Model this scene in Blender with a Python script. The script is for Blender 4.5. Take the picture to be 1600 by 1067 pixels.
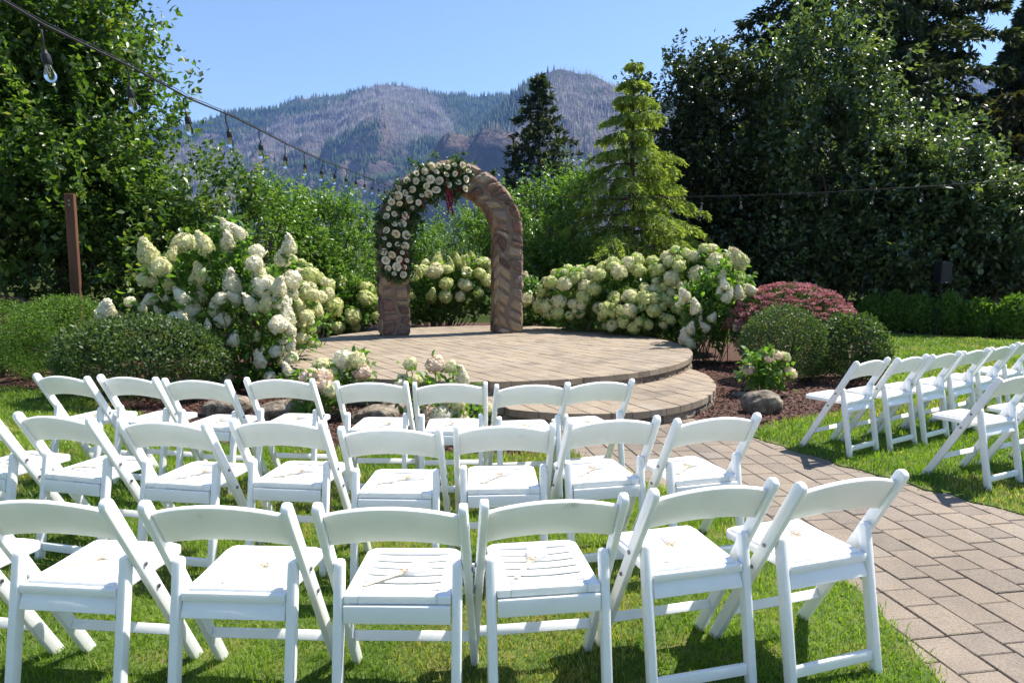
import bpy, bmesh, math, random
import numpy as np
from mathutils import Vector, Matrix

for o in list(bpy.data.objects): bpy.data.objects.remove(o)
R = math.radians
sc = bpy.context.scene
COL = sc.collection

# ------------------------------------------------------------------ camera
FPX, YH, EYE = 1067.0, 420.0, 1.48
PITCH = math.atan((533.5 - YH) / FPX)
cam_d = bpy.data.cameras.new('camera'); cam_d.lens = 36 * FPX / 1600; cam_d.sensor_width = 36
cam_d.clip_start = 0.05; cam_d.clip_end = 30000
cam = bpy.data.objects.new('camera', cam_d); COL.objects.link(cam)
cam.location = (0, 0, EYE); cam.rotation_euler = (R(90) - PITCH, 0, 0)
sc.camera = cam

# ------------------------------------------------------------------ sky, sun, exposure
SUN_AZ, SUN_EL = R(62), R(57)          # azimuth measured from +Y towards +X
w = bpy.data.worlds.new('World'); sc.world = w; w.use_nodes = True
nt = w.node_tree; nt.nodes.clear()
sky = nt.nodes.new('ShaderNodeTexSky'); sky.sky_type = 'NISHITA'; sky.sun_disc = False
sky.sun_elevation = SUN_EL; sky.sun_rotation = SUN_AZ
sky.altitude = 200; sky.air_density = 1.0; sky.dust_density = 0.0; sky.ozone_density = 1.8
bg = nt.nodes.new('ShaderNodeBackground'); bg.inputs[1].default_value = 0.095
wo = nt.nodes.new('ShaderNodeOutputWorld')
nt.links.new(sky.outputs[0], bg.inputs[0]); nt.links.new(bg.outputs[0], wo.inputs[0])
sd = bpy.data.lights.new('sun', 'SUN'); sd.energy = 5.0; sd.angle = R(0.53); sd.color = (1, .94, .86)
sun = bpy.data.objects.new('sun', sd); COL.objects.link(sun)
sv = Vector((math.sin(SUN_AZ) * math.cos(SUN_EL), math.cos(SUN_AZ) * math.cos(SUN_EL), math.sin(SUN_EL)))
sun.rotation_euler = sv.to_track_quat('Z', 'Y').to_euler(); sun.location = sv * 60
sc.view_settings.view_transform = 'Standard'; sc.view_settings.look = 'None'
sc.view_settings.exposure = 1.08; sc.view_settings.gamma = 1
sc.view_settings.use_curve_mapping = False
sc.cycles.max_bounces = 8; sc.cycles.diffuse_bounces = 4; sc.cycles.glossy_bounces = 2
sc.cycles.transmission_bounces = 6; sc.cycles.transparent_max_bounces = 8; sc.cycles.volume_bounces = 0
sc.cycles.use_adaptive_sampling = True; sc.cycles.adaptive_threshold = 0.015

# ------------------------------------------------------------------ helpers
def ray(px, py):
    cx = (px - 800) / FPX; cy = (533.5 - py) / FPX
    return np.array([cx, cy * math.sin(PITCH) + math.cos(PITCH), cy * math.cos(PITCH) - math.sin(PITCH)])
def G(px, py, z=0.0):
    d = ray(px, py); r = d * ((z - EYE) / d[2]); r[2] += EYE; return r
def at(px, py, Y):
    d = ray(px, py); r = d * (Y / d[1]); r[2] += EYE; return r
def nrm(v): return v / np.maximum(np.linalg.norm(v, axis=-1, keepdims=True), 1e-9)

def mesh_tris(name, V, F, attrs=None, smooth=False):
    V = np.asarray(V, np.float32); F = np.asarray(F, np.int32); k = F.shape[1]
    m = bpy.data.meshes.new(name)
    m.vertices.add(len(V)); m.vertices.foreach_set('co', V.ravel())
    m.loops.add(F.size); m.loops.foreach_set('vertex_index', F.ravel())
    m.polygons.add(len(F)); m.polygons.foreach_set('loop_start', np.arange(0, F.size, k, dtype=np.int32))
    if smooth: m.polygons.foreach_set('use_smooth', np.ones(len(F), bool))
    for a, val in (attrs or {}).items():
        t = m.attributes.new(a, 'FLOAT', 'POINT'); t.data.foreach_set('value', np.asarray(val, np.float32))
    m.update(); m.validate(); return m

class MB:
    def __init__(s): s.v = []; s.f = []; s.a = []
    def add(s, V, F, a=0.5):
        b = len(s.v); s.v += [tuple(map(float, p)) for p in V]; s.f += [tuple(i + b for i in f) for f in F]
        s.a += [a] * len(V)
    def box(s, c, h, rot=None, a=0.5):
        P = [np.array([x * h[0], y * h[1], z * h[2]]) for x in (-1, 1) for y in (-1, 1) for z in (-1, 1)]
        if rot is not None: P = [np.array(rot @ Vector(p)) for p in P]
        s.add([p + np.array(c) for p in P], [(0,1,3,2),(4,6,7,5),(0,4,5,1),(2,3,7,6),(0,2,6,4),(1,5,7,3)], a)
    def tube(s, pts, rad, n=6, a=0.5, cap=True):
        pts = [np.array(p, float) for p in pts]; V = []; F = []
        for i, p in enumerate(pts):
            d = pts[min(i + 1, len(pts) - 1)] - pts[max(i - 1, 0)]; d = d / max(np.linalg.norm(d), 1e-9)
            ref = np.array([0, 0, 1.]) if abs(d[2]) < .9 else np.array([1., 0, 0])
            x = np.cross(d, ref); x /= np.linalg.norm(x); y = np.cross(d, x)
            r = rad[i] if hasattr(rad, '__len__') else rad
            for k in range(n):
                t = 2 * math.pi * k / n; V.append(p + r * (math.cos(t) * x + math.sin(t) * y))
        for i in range(len(pts) - 1):
            for k in range(n):
                F.append((i*n+k, i*n+(k+1) % n, (i+1)*n+(k+1) % n, (i+1)*n+k))
        if cap:
            F.append(tuple(range(n))); F.append(tuple(reversed(range((len(pts)-1)*n, len(pts)*n))))
        s.add(V, F, a)
    def prism(s, poly, z0, z1, bev=0.0, a=0.5):      # poly CCW in xy; top edge chamfered
        P = np.array(poly, float); n = len(P); c = P.mean(0)
        rings = [(P, z0), (P, z1 - bev)] if bev else [(P, z0), (P, z1)]
        if bev:
            d = c - P; L = np.linalg.norm(d, axis=1, keepdims=True); rings.append((P + d / L * np.minimum(bev * 1.3, L * .4), z1))
        V = [(p[0], p[1], z) for ring, z in rings for p in ring]; F = []
        for r in range(len(rings) - 1):
            for k in range(n): F.append((r*n+k, r*n+(k+1) % n, (r+1)*n+(k+1) % n, (r+1)*n+k))
        F.append(tuple(range((len(rings)-1)*n, len(rings)*n))); F.append(tuple(reversed(range(n))))
        s.add(V, F, a)
    def mesh(s, name, smooth=False, bevel=0, seg=2, fix=False):
        m = bpy.data.meshes.new(name); m.from_pydata(s.v, [], s.f)
        t = m.attributes.new('v', 'FLOAT', 'POINT'); t.data.foreach_set('value', np.array(s.a, np.float32))
        if bevel or fix:
            bm = bmesh.new(); bm.from_mesh(m)
            if fix: bmesh.ops.recalc_face_normals(bm, faces=bm.faces)
            if bevel:
                es = [e for e in bm.edges if len(e.link_faces) == 2 and e.calc_face_angle(0) > R(30)]
                bmesh.ops.bevel(bm, geom=es, offset=bevel, segments=seg, affect='EDGES', profile=.5, clamp_overlap=True)
            bm.to_mesh(m); bm.free()
        if smooth:
            for p in m.polygons: p.use_smooth = True
            try: m.set_sharp_from_angle(angle=R(38))
            except Exception: pass
        m.update(); return m

def link(name, mesh, mat, parent=None, loc=(0, 0, 0), rot=None, kind=None):
    o = bpy.data.objects.new(name, mesh); COL.objects.link(o)
    if mat is not None and mesh is not None and len(mesh.materials) == 0: mesh.materials.append(mat)
    o.parent = parent; o.location = tuple(loc)
    if rot is not None: o.rotation_euler = rot
    if kind: o['kind'] = kind
    return o
def tag(o, label, cat, group=None):
    o['label'] = label; o['category'] = cat
    if group: o['group'] = group
    return o
def thing(name, label, cat, loc=(0, 0, 0), rz=0, group=None):
    o = bpy.data.objects.new(name, None); COL.objects.link(o); o.location = tuple(loc); o.rotation_euler = (0, 0, rz)
    o.empty_display_size = .1
    return tag(o, label, cat, group)

# ------------------------------------------------------------------ noise
def _hash(i, j, s):
    h = np.sin(i * 127.1 + j * 311.7 + s * 74.7) * 43758.5453
    return h - np.floor(h)
def vnoise(x, y, s=0):
    x = np.asarray(x, float); y = np.asarray(y, float)
    i = np.floor(x); j = np.floor(y); a = x - i; b = y - j
    a = a * a * (3 - 2 * a); b = b * b * (3 - 2 * b)
    return (_hash(i, j, s) * (1 - a) + _hash(i + 1, j, s) * a) * (1 - b) + (_hash(i, j + 1, s) * (1 - a) + _hash(i + 1, j + 1, s) * a) * b
def fbm(x, y, s=0, o=4, ridged=False):
    t = 0; amp = .5; tot = 0
    for k in range(o):
        n = vnoise(x * 2 ** k, y * 2 ** k, s + k * 3)
        if ridged: n = 1 - abs(2 * n - 1)
        t = t + amp * n; tot += amp; amp *= .5
    return t / tot

# ------------------------------------------------------------------ materials
def newmat(name):
    m = bpy.data.materials.new(name); m.use_nodes = True; m.node_tree.nodes.clear()
    return m, m.node_tree.nodes, m.node_tree.links
def N(ns, t, **kw):
    n = ns.new(t)
    for k, v in kw.items():
        if k.startswith('i_'): n.inputs[k[2:].replace('_', ' ')].default_value = v
        else: setattr(n, k, v)
    return n
def ramp(ns, stops):
    r = ns.new('ShaderNodeValToRGB'); e = r.color_ramp.elements
    while len(e) < len(stops): e.new(.5)
    for x, (p, c) in zip(e, stops): x.position = p; x.color = (*c, 1)
    return r
def leaf_mat(name, stops, rough=.4, spec=.5, trans=.35, tcol=(1.25, 1.35, .5)):
    m, ns, ls = newmat(name)
    a = N(ns, 'ShaderNodeAttribute', attribute_name='v'); r = ramp(ns, stops); ls.new(a.outputs['Fac'], r.inputs[0])
    p = N(ns, 'ShaderNodeBsdfPrincipled'); p.inputs['Roughness'].default_value = rough
    p.inputs['Specular IOR Level'].default_value = spec
    ls.new(r.outputs[0], p.inputs['Base Color'])
    mul = N(ns, 'ShaderNodeMix', data_type='RGBA', blend_type='MULTIPLY'); mul.inputs[0].default_value = 1
    ls.new(r.outputs[0], mul.inputs[6]); mul.inputs[7].default_value = (*[c * 1.6 for c in tcol], 1)
    t = N(ns, 'ShaderNodeBsdfTranslucent'); ls.new(mul.outputs[2], t.inputs[0])
    mx = N(ns, 'ShaderNodeMixShader'); mx.inputs[0].default_value = trans
    ls.new(p.outputs[0], mx.inputs[1]); ls.new(t.outputs[0], mx.inputs[2])
    o = N(ns, 'ShaderNodeOutputMaterial'); ls.new(mx.outputs[0], o.inputs[0]); return m
def solid_mat(name, stops, scale=6, rough=.7, bump=.3, bscale=40, use_v=0.0, spec=.3, coord='Object', detail=6, metallic=0, bdist=.01, stretch=(1,1,1), speck=0):
    m, ns, ls = newmat(name)
    tc = N(ns, 'ShaderNodeTexCoord'); mp = N(ns, 'ShaderNodeMapping'); mp.inputs['Scale'].default_value = stretch
    geo = N(ns, 'ShaderNodeNewGeometry')
    ls.new(geo.outputs['Position'] if coord == 'World' else tc.outputs[coord], mp.inputs[0])
    n1 = N(ns, 'ShaderNodeTexNoise'); n1.inputs['Scale'].default_value = scale; n1.inputs['Detail'].default_value = detail
    ls.new(mp.outputs[0], n1.inputs[0]); fac = n1.outputs[0]
    if use_v:
        a = N(ns, 'ShaderNodeAttribute', attribute_name='v')
        mx = N(ns, 'ShaderNodeMix'); mx.inputs[0].default_value = use_v
        ls.new(n1.outputs[0], mx.inputs[2]); ls.new(a.outputs['Fac'], mx.inputs[3]); fac = mx.outputs[0]
    r = ramp(ns, stops); ls.new(fac, r.inputs[0])
    p = N(ns, 'ShaderNodeBsdfPrincipled'); p.inputs['Roughness'].default_value = rough; p.inputs['Metallic'].default_value = metallic
    p.inputs['Specular IOR Level'].default_value = spec; colr = r.outputs[0]
    if speck:
        for sc_, lo, hi in ((bscale, 1 - speck, 1 + speck), (1.1, 1 - speck * .6, 1 + speck * .6)):
            n3 = N(ns, 'ShaderNodeTexNoise'); n3.inputs['Scale'].default_value = sc_; n3.inputs['Detail'].default_value = 4; n3.inputs['Roughness'].default_value = .7; ls.new(mp.outputs[0], n3.inputs[0])
            mr_ = N(ns, 'ShaderNodeMapRange'); mr_.inputs[1].default_value = .3; mr_.inputs[2].default_value = .7; mr_.inputs[3].default_value = lo; mr_.inputs[4].default_value = hi; ls.new(n3.outputs[0], mr_.inputs[0])
            mm_ = N(ns, 'ShaderNodeMix', data_type='RGBA', blend_type='MULTIPLY'); mm_.inputs[0].default_value = 1; ls.new(colr, mm_.inputs[6]); ls.new(mr_.outputs[0], mm_.inputs[7]); colr = mm_.outputs[2]
    ls.new(colr, p.inputs['Base Color'])
    if bump:
        n2 = N(ns, 'ShaderNodeTexNoise'); n2.inputs['Scale'].default_value = bscale; n2.inputs['Detail'].default_value = 5
        ls.new(mp.outputs[0], n2.inputs[0])
        b = N(ns, 'ShaderNodeBump'); b.inputs['Strength'].default_value = bump; b.inputs['Distance'].default_value = bdist
        ls.new(n2.outputs[0], b.inputs['Height']); ls.new(b.outputs[0], p.inputs['Normal'])
    o = N(ns, 'ShaderNodeOutputMaterial'); ls.new(p.outputs[0], o.inputs[0]); return m

M = {}
M['chair'] = solid_mat('white_resin', [(.22, (.62, .60, .55)), (.31, (.84, .84, .83)), (.7, (.885, .885, .88))], 9, .36, .05, 60, spec=.5, coord='World', detail=9)
_p = [n for n in M['chair'].node_tree.nodes if n.type == 'BSDF_PRINCIPLED'][0]
_p.inputs['Subsurface Weight'].default_value = .55; _p.inputs['Subsurface Radius'].default_value = (1, .95, .9); _p.inputs['Subsurface Scale'].default_value = .012
M['bolt'] = solid_mat('steel', [(0, (.2, .2, .21)), (1, (.3, .3, .3))], 5, .35, 0, metallic=1)
M['grass'] = leaf_mat('grass_blades', [(0, (.07, .13, .015)), (.5, (.145, .235, .028)), (.85, (.23, .31, .05)), (.93, (.30, .28, .10)), (1, (.36, .28, .14))], .45, .35, .4, (1.2, 1.3, .4))
M['turf'] = solid_mat('turf_soil', [(.35, (.05, .09, .015)), (.55, (.085, .125, .022)), (.75, (.16, .13, .055))], 5, .95, .8, 90, coord='World')
M['ground'] = solid_mat('forest_floor', [(.3, (.03, .045, .015)), (.7, (.06, .07, .025))], .4, 1, .3, 6, coord='World', spec=0)
M['mulch'] = solid_mat('bark_mulch', [(.3, (.045, .022, .015)), (.6, (.10, .05, .035)), (.8, (.15, .085, .06))], 30, .95, 1, 70, coord='World', bdist=.02)
M['chips'] = leaf_mat('bark_chips', [(0, (.03, .014, .01)), (.5, (.10, .045, .032)), (.85, (.17, .085, .062)), (1, (.34, .22, .17))], .75, .3, .02, (1, 1, 1))
M['paver'] = solid_mat('concrete_paver', [(.15, (.19, .155, .118)), (.42, (.265, .213, .155)), (.62, (.30, .238, .168)), (.85, (.275, .24, .198))], 9, .85, .6, 130, use_v=.62, coord='World', bdist=.004, speck=.3)
M['path_paver'] = solid_mat('worn_paver', [(.15, (.15, .125, .102)), (.42, (.205, .168, .132)), (.62, (.235, .19, .142)), (.85, (.215, .19, .168))], 9, .85, .7, 110, use_v=.62, coord='World', bdist=.005, speck=.32)
M['joint'] = solid_mat('sand_joint', [(.3, (.10, .08, .06)), (.7, (.17, .135, .10))], 20, .95, .5, 90, coord='World')
M['block'] = solid_mat('split_block', [(.25, (.11, .09, .07)), (.55, (.22, .175, .13)), (.8, (.30, .24, .18))], 14, .9, 1, 45, use_v=.4, coord='World', bdist=.03)
M['mortar'] = solid_mat('mortar', [(.3, (.14, .105, .08)), (.7, (.22, .17, .13))], 14, .95, .8, 60, bdist=.01)
M['stone'] = solid_mat('arch_stone', [(.08, (.075, .046, .038)), (.25, (.17, .092, .068)), (.4, (.235, .16, .115)), (.52, (.31, .23, .13)), (.64, (.26, .195, .15)), (.78, (.125, .08, .066)), (.92, (.38, .31, .24))], 12, .8, 1, 28, use_v=.8, bdist=.02, speck=.25)
M['rock'] = solid_mat('field_rock', [(.3, (.06, .05, .04)), (.5, (.19, .155, .115)), (.7, (.32, .27, .21))], 9, .9, 1, 22, bdist=.03)
M['bark'] = solid_mat('bark', [(.3, (.05, .038, .028)), (.7, (.12, .095, .07))], 12, .95, 1, 25, bdist=.02, stretch=(1, 1, .25))
M['twig'] = solid_mat('green_stem', [(.3, (.09, .10, .035)), (.7, (.13, .13, .05))], 12, .7, .2, 25)
M['wood'] = solid_mat('stained_post', [(.3, (.075, .032, .018)), (.55, (.13, .056, .03)), (.75, (.18, .085, .05))], 9, .7, .5, 30, stretch=(1, 1, .12))
M['black'] = solid_mat('black_plastic', [(0, (.012, .012, .013)), (1, (.02, .02, .021))], 20, .5, .15, 200)
M['steel'] = solid_mat('brushed_metal', [(0, (.45, .45, .46)), (1, (.55, .55, .55))], 20, .4, 0, metallic=.8)
M['tan'] = solid_mat('pale_wood', [(.3, (.62, .51, .36)), (.7, (.72, .62, .46))], 20, .6, .1, 90, stretch=(1, 8, 1))
M['twine'] = solid_mat('twine', [(0, (.58, .45, .29)), (1, (.68, .55, .38))], 90, .9, .3, 300)
M['organza'] = leaf_mat('white_organza', [(0, (.80, .79, .78)), (1, (.86, .85, .84))], .5, .3, .35, (.6, .6, .6))
# leaves
M['l_poplar'] = leaf_mat('poplar_leaves', [(0, (.022, .05, .011)), (.5, (.058, .11, .022)), (.85, (.115, .18, .036)), (1, (.18, .20, .045))], .38, .5, .38)
M['l_willow'] = leaf_mat('willow_leaves', [(0, (.05, .11, .02)), (.6, (.105, .19, .033)), (1, (.16, .23, .05))], .36, .5, .4)
M['l_dark'] = leaf_mat('plum_leaves', [(0, (.012, .024, .01)), (.6, (.03, .048, .018)), (1, (.06, .08, .03))], .38, .45, .2)
M['l_alder'] = leaf_mat('alder_leaves', [(0, (.018, .038, .014)), (.5, (.05, .085, .03)), (1, (.17, .215, .085))], .40, .8, .3)
M['l_box'] = leaf_mat('boxwood_leaves', [(0, (.045, .095, .016)), (.6, (.10, .18, .027)), (1, (.17, .245, .042))], .5, .3, .32)
M['l_boxdark'] = leaf_mat('clipped_shrub_leaves', [(0, (.032, .06, .018)), (.6, (.075, .12, .034)), (1, (.14, .185, .065))], .5, .4, .28)
M['l_hyd'] = leaf_mat('hydrangea_leaves', [(0, (.045, .10, .018)), (.6, (.09, .18, .03)), (1, (.16, .25, .045))], .42, .45, .42)
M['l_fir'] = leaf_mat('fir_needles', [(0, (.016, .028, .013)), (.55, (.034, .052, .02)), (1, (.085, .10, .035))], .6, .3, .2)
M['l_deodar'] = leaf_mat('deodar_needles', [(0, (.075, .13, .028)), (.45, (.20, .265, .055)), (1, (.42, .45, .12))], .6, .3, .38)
M['l_brown'] = leaf_mat('dry_conifer_needles', [(0, (.035, .038, .016)), (.6, (.07, .068, .027)), (1, (.11, .095, .04))], .6, .3, .2)
M['l_sedum'] = leaf_mat('pink_flower_clusters', [(0, (.22, .075, .085)), (.5, (.38, .155, .165)), (.8, (.50, .25, .25)), (1, (.42, .34, .22))], .7, .2, .2, (1, .8, .8))
M['garland'] = leaf_mat('garland_leaves', [(0, (.022, .055, .018)), (.6, (.05, .105, .03)), (1, (.10, .16, .05))], .4, .5, .3)
M['red'] = solid_mat('amaranth', [(.3, (.12, .008, .015)), (.7, (.22, .02, .03))], 60, .8, .8, 200, bdist=.01)
def petal_mat(name, stops, k=.3):
    m = leaf_mat(name, stops, .6, .25, k, (.62, .62, .56)); return m
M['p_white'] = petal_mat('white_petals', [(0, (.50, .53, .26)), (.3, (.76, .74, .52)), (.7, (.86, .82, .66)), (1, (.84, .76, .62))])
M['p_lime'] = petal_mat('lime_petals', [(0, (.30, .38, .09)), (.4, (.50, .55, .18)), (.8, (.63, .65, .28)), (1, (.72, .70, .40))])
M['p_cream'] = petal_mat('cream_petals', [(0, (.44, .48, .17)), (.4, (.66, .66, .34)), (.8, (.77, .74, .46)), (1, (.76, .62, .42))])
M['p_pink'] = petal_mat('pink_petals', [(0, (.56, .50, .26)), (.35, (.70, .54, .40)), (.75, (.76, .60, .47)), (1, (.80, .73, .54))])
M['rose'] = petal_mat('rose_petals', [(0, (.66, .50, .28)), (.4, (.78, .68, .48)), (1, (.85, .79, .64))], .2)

def glass_mat():
    m, ns, ls = newmat('clear_bulb_glass')
    p = N(ns, 'ShaderNodeBsdfPrincipled'); p.inputs['Base Color'].default_value = (.97, .97, .95, 1)
    p.inputs['Roughness'].default_value = .03; p.inputs['Transmission Weight'].default_value = 1; p.inputs['IOR'].default_value = 1.2
    o = N(ns, 'ShaderNodeOutputMaterial'); ls.new(p.outputs[0], o.inputs[0]); return m
M['glass'] = glass_mat()

# ------------------------------------------------------------------ mountains
def ridge(pts, Y):
    u = np.array([(p[0] - 800) / FPX for p in pts]); z = np.array([at(p[0], p[1], Y)[2] for p in pts]); return u, z
RA = ridge([(-200,250),(0,225),(150,208),(300,192),(350,180),(420,166),(470,154),(540,151),(565,141),(605,132),(640,135),(700,148),(760,149),(800,147),(900,150),(1000,158),(1200,150),(1350,130),(1480,112),(1560,108),(1700,110),(1900,120)], 3200)
RB = ridge([(500,470),(570,400),(640,320),(690,255),(730,212),(760,184),(790,157),(815,132),(840,117),(868,108),(905,109),(945,121),(990,140),(1060,170),(1150,215),(1300,290),(1450,360),(1600,440)], 2300)
RC = ridge([(600,460),(650,330),(668,262),(685,218),(700,205),(735,208),(757,197),(800,200),(835,214),(900,250),(1000,300),(1200,400),(1300,450)], 1650)
def hills(x, y):
    y = np.maximum(y, 50.); u = x / y; out = None
    wx = (fbm(x / 300, y / 300, 3, 3) - .5) * 240; wy = (fbm(x / 300, y / 300, 9, 3) - .5) * 240
    rg = fbm((x + wx) / 520, (y + wy) / 1300, 5, 4, True)
    r2 = fbm((x + wx * .5) / 170, (y + wy * .5) / 420, 15, 3, True)
    fn = fbm(x / 45, y / 45, 21, 3)
    H = []
    for (ru, rz), Yk, wf, wb, pw in ((RA, 3200, 1500, 1500, .95), (RB, 2300, 850, 700, .9), (RC, 1650, 70, 420, .8)):
        h = np.interp(u, ru, rz); t = (y - Yk)
        p = np.where(t < 0, 1 + t / wf, 1 - t / wb); p = np.clip(p, 0, 1)
        p = np.where(t < 0, p ** pw, p)
        env = np.clip(1 - p, 0, 1) * np.clip(p * 4, 0, 1)
        k = h * p + env * ((rg - .55) * 520 + (r2 - .5) * 210) * np.clip(h / 700, .1, 1)
        H.append(k)
    h = np.maximum(np.maximum(H[0], H[1]), H[2])
    st = 70.0; q = h / st; fr = q - np.floor(q); tz = (np.floor(q) + np.clip((fr - .55) / .45, 0, 1)) * st
    cm = np.clip((fbm(x / 420, y / 420, 31, 2) - .36) * 4, 0, .9)
    h = h * (1 - cm) + tz * cm
    h = h + (fn - .5) * 22 * np.clip(h / 60, 0, 1)
    return np.maximum(h, -3) - 3.0
nu, ny = 460, 230
U = np.linspace(-1.15, 1.15, nu); Yg = np.concatenate([np.linspace(600, 1300, 40)[:-1], np.linspace(1300, 3300, 150), np.linspace(3330, 4700, 41)]); ny = len(Yg)
UU, YY = np.meshgrid(U, Yg); XX = UU * YY; ZZ = hills(XX, YY)
gy = np.gradient(ZZ, axis=0) / np.gradient(YY, axis=0); gx = np.gradient(ZZ, axis=1) / np.gradient(XX, axis=1)
slope = np.sqrt(gx ** 2 + gy ** 2)
def dead_mask(x, y):
    u = x / y
    d = fbm(x / 380, y / 380, 41, 3)
    d = d + .22 * np.exp(-((u - .09) / .12) ** 2) * (np.abs(y - 2150) < 450) + .05 * (u < -.1) - .14 * np.exp(-((u + .05) / .07) ** 2) * (y > 2300)
    return np.clip((d - .46) * 7, 0, 1)
dm = dead_mask(XX, YY)
idx = np.arange(nu * ny).reshape(ny, nu)
Fm = np.stack([idx[:-1, :-1], idx[:-1, 1:], idx[1:, 1:], idx[1:, :-1]], -1).reshape(-1, 4)
mm = mesh_tris('mountain', np.stack([XX, YY, ZZ], -1).reshape(-1, 3), Fm, {'dead': dm.ravel(), 'slope': slope.ravel()}, True)
def mountain_mat():
    m, ns, ls = newmat('mountain_slopes')
    d = N(ns, 'ShaderNodeAttribute', attribute_name='dead'); s = N(ns, 'ShaderNodeAttribute', attribute_name='slope')
    geo = N(ns, 'ShaderNodeNewGeometry')
    n1 = N(ns, 'ShaderNodeTexNoise'); n1.inputs['Scale'].default_value = .012; n1.inputs['Detail'].default_value = 8
    ls.new(geo.outputs['Position'], n1.inputs[0])
    live = ramp(ns, [(.35, (.012, .021, .011)), (.65, (.03, .045, .02))]); ls.new(n1.outputs[0], live.inputs[0])
    deadc = ramp(ns, [(.33, (.035, .034, .036)), (.5, (.095, .085, .088)), (.68, (.055, .075, .032))]); ls.new(n1.outputs[0], deadc.inputs[0])
    rock = ramp(ns, [(.3, (.045, .038, .036)), (.5, (.10, .08, .07)), (.7, (.17, .135, .11))]); ls.new(n1.outputs[0], rock.inputs[0])
    m1 = N(ns, 'ShaderNodeMix', data_type='RGBA'); ls.new(d.outputs['Fac'], m1.inputs[0]); ls.new(live.outputs[0], m1.inputs[6]); ls.new(deadc.outputs[0], m1.inputs[7])
    add = N(ns, 'ShaderNodeMath', operation='MULTIPLY_ADD'); ls.new(n1.outputs[0], add.inputs[0]); add.inputs[1].default_value = .9; ls.new(s.outputs['Fac'], add.inputs[2])
    mr = N(ns, 'ShaderNodeMapRange'); ls.new(add.outputs[0], mr.inputs[0]); mr.inputs[1].default_value = 1.6; mr.inputs[2].default_value = 2.0
    m2 = N(ns, 'ShaderNodeMix', data_type='RGBA'); ls.new(mr.outputs[0], m2.inputs[0]); ls.new(m1.outputs[2], m2.inputs[6]); ls.new(rock.outputs[0], m2.inputs[7])
    p = N(ns, 'ShaderNodeBsdfPrincipled'); p.inputs['Roughness'].default_value = 1; p.inputs['Specular IOR Level'].default_value = 0
    ls.new(m2.outputs[2], p.inputs['Base Color'])
    n2 = N(ns, 'ShaderNodeTexNoise'); n2.inputs['Scale'].default_value = .06; n2.inputs['Detail'].default_value = 6; ls.new(geo.outputs['Position'], n2.inputs[0])
    b = N(ns, 'ShaderNodeBump'); b.inputs['Strength'].default_value = 1; b.inputs['Distance'].default_value = 14
    ls.new(n2.outputs[0], b.inputs['Height']); ls.new(b.outputs[0], p.inputs['Normal'])
    o = N(ns, 'ShaderNodeOutputMaterial'); ls.new(p.outputs[0], o.inputs[0]); return m
mo = link('mountain', mm, mountain_mat(), kind='structure'); mo['label'] = 'forested mountain ridge with rocky cliffs beyond the garden'

def spikes(name, P, hgt, rad, v, sides, mat, label):
    n = len(P); ang = np.arange(sides) * 2 * math.pi / sides
    rr = np.random.default_rng(5).random((n, 1)) * 6.28
    base = np.stack([np.cos(ang + rr), np.sin(ang + rr), np.zeros((n, sides))], -1) * rad[:, None, None] + P[:, None, :]
    base[:, :, 2] -= 1.0
    apex = (P + np.stack([np.zeros(n), np.zeros(n), hgt], -1))[:, None, :]
    V = np.concatenate([base, apex], 1).reshape(-1, 3); k = sides + 1
    F = np.concatenate([np.stack([np.arange(n) * k + s, np.arange(n) * k + (s + 1) % sides, np.arange(n) * k + sides], -1) for s in range(sides)])
    m = mesh_tris(name, V, F, {'v': np.repeat(v, k)})
    o = link(name, m, mat, kind='stuff'); tag(o, label, 'forest'); return o
rng = np.random.default_rng(11)
n = 150000
yy = rng.uniform(750, 3260, n); uu = rng.uniform(-.78, .78, n); xx = uu * yy; zz = hills(xx, yy); dd = dead_mask(xx, yy)
e = 6.0; sl = np.hypot((hills(xx + e, yy) - zz) / e, (hills(xx, yy + e) - zz) / e)
keep = (sl < 2.3) | (rng.random(n) < .06)
isd = rng.random(n) < dd
clump = fbm(xx / 60, yy / 60, 77, 2)
live = keep & (~isd) & (clump + rng.random(n) * .5 > .62); live &= rng.random(n) < .85
dead = keep & isd & (rng.random(n) < .8)
P = np.stack([xx, yy, zz], -1)
lm = leaf_mat('far_conifers', [(0, (.014, .026, .013)), (.7, (.036, .058, .024)), (1, (.07, .09, .035))], .9, .1, .05)
dmz = leaf_mat('dead_snags', [(0, (.08, .075, .075)), (.6, (.17, .16, .157)), (1, (.27, .255, .245))], .9, .1, .02, (1, 1, 1))
hl = rng.uniform(13, 27, live.sum()); spikes('far_forest', P[live], hl, hl * rng.uniform(.13, .2, live.sum()), rng.random(live.sum()), 4, lm, 'dark green conifer forest covering the mountain slopes')
hd = rng.uniform(12, 26, dead.sum()); spikes('burnt_forest', P[dead], hd, rng.uniform(.5, 1.1, dead.sum()), rng.random(dead.sum()), 3, dmz, 'grey burnt dead tree trunks standing on the mountain')
# valley wood between the garden and the slopes
n = 9000; yy = rng.uniform(90, 900, n) ; uu = rng.uniform(-.8, .8, n)
P = np.stack([uu * yy, yy, np.full(n, -1.)], -1); hv = rng.uniform(9, 17, n) * np.clip(yy / 250, .35, 1.3)
spikes('valley_wood', P, hv, hv * rng.uniform(.16, .26, n), rng.random(n), 7, lm, 'distant conifer wood filling the valley behind the garden')

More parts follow.
